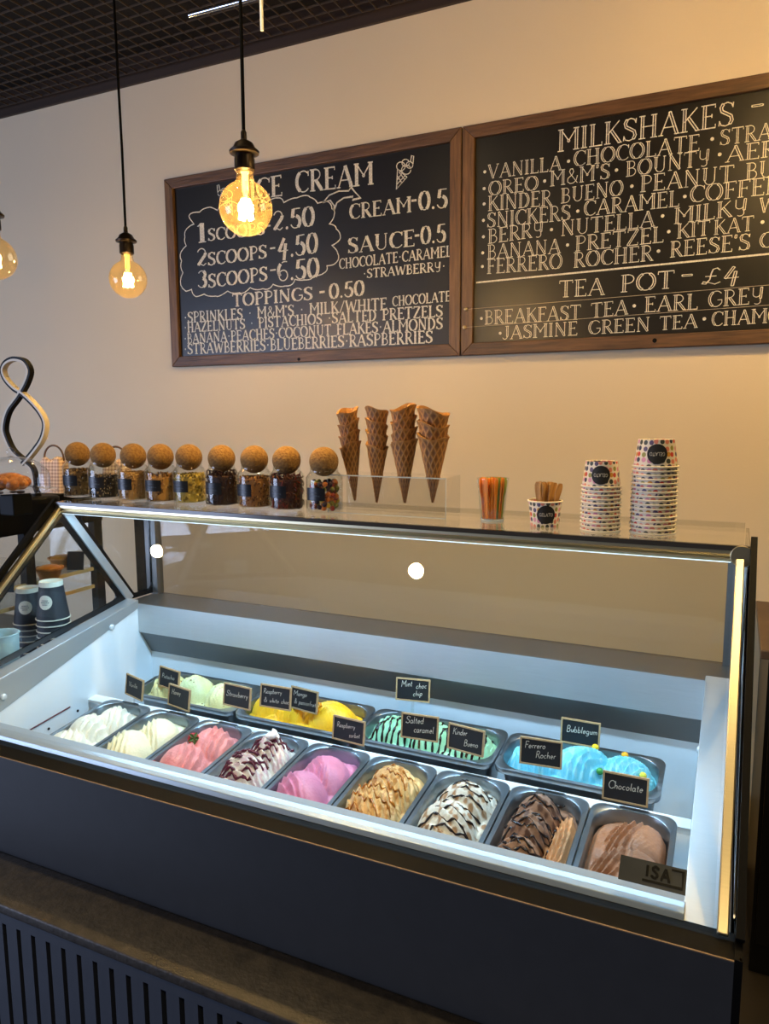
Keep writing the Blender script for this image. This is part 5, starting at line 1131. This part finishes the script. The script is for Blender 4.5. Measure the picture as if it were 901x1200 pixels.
def sweep(S, w, h, oy, on):
    mb = MB(); n = len(S)
    for i in range(n):
        tn = (S[min(i+1, n-1)]-S[max(i-1, 0)]).normalized(); nn = Vector((tn.z, 0, -tn.x)).normalized(); c = S[i]+Vector((0, oy, 0))+nn*on; dp = Vector((0, 1, 0))
        mb.v += [tuple(c+nn*h+dp*w), tuple(c-nn*h+dp*w), tuple(c-nn*h-dp*w), tuple(c+nn*h-dp*w)]
    for i in range(n-1):
        for k in range(4): q = (k+1) % 4; mb.f.append((4*i+k, 4*i+q, 4*i+4+q, 4*i+4+k))
    mb.f += [(3, 2, 1, 0), (4*n-4, 4*n-3, 4*n-2, 4*n-1)]; return mb
sweep(S3, .008, .0042, 0, 0).obj('loop_body', 'lampblk', t, 50, at=LA)
sweep(S3, .0085, .0030, -.0005, -.0055).obj('diffuser_strip', 'ivory', t, 50, at=LA)
MB().lathe([(.06, 0), (.06, .012), (.055, .016), (.012, .018), (.01, .05)], 32).obj('base', 'lampblk', t, 40)
def bag(px, Z, back, lab, wd, hp):
    P = onZ(px, Z); P.y += back; t = thing('cloth_bag', lab, 'bag', P, (0, 0, .2), 'gingham cloth bags')
    mb = MB(); n, m_ = 40, 12
    for j in range(m_+1):
        v = j/m_; z = hp*v
        for i in range(n):
            a = 2*PI*i/n; k = (abs(math.cos(a))**6+abs(math.sin(a))**6)**(-1/6)
            g = 1+.05*math.sin(a*7+v*2)*v+.04*math.sin(a*11)*v*v; x, y = wd*.5*k*math.cos(a)*g*(1-.06*v), wd*.36*k*math.sin(a)*g*(1-.35*v)
            if j == m_: x *= .86; y *= .7; z2 = z-.004+.006*math.sin(a*5)
            else: z2 = z
            mb.v.append((x, y, z2+(.006*math.sin(a*5) if j == m_-1 else 0)))
    for j in range(m_):
        for i in range(n): q = (i+1) % n; mb.f.append((j*n+i, j*n+q, (j+1)*n+q, (j+1)*n+i))
    mb.f += [tuple(range(n))[::-1], tuple(range(m_*n, m_*n+n))]; mb.obj('gathered_cloth', 'gingham', t, 70)
    MB().tube([(wd*.44*math.cos(PI*k/16), 0, hp*.86+.055*math.sin(PI*k/16)**.8) for k in range(17)], .0032, 8).obj('handle', 'wick', t, 60)
bag((57, 578), ZT, .03, 'pink gingham cloth bag with hoop handle at the end of the jars', .085, .115)
bag((130, 579), ZS, .03, 'gingham cloth bag mostly hidden behind the second and third jars', .085, .105)

# ------------------------------------------------------------------ back counter along the wall at the right
bc = thing('back_counter', 'black back counter with brown worktop against the wall at right', 'counter', (.9, 2.45, -1.6)); BA = (.9, 2.45, -1.6)
MB().box(.088, 2.2, 2.17, YW-.002, -.665, -.640).obj('worktop', 'counter', bc, at=BA, bevel=.003)
MB().box(.110, 2.2, 2.20, YW-.002, -1.6, -.665).obj('carcass', 'blackgloss', bc, at=BA)
for k in range(3): d = MB().box(.120+.6*k, .70+.6*k, 2.182, 2.20, -1.5, -.69).obj('door', 'blackgloss', bc, at=BA, bevel=.002); MB().box(.66+.6*k, .675+.6*k, 2.160, 2.182, -.9, -.75).obj('handle', 'steeld', d, at=BA)
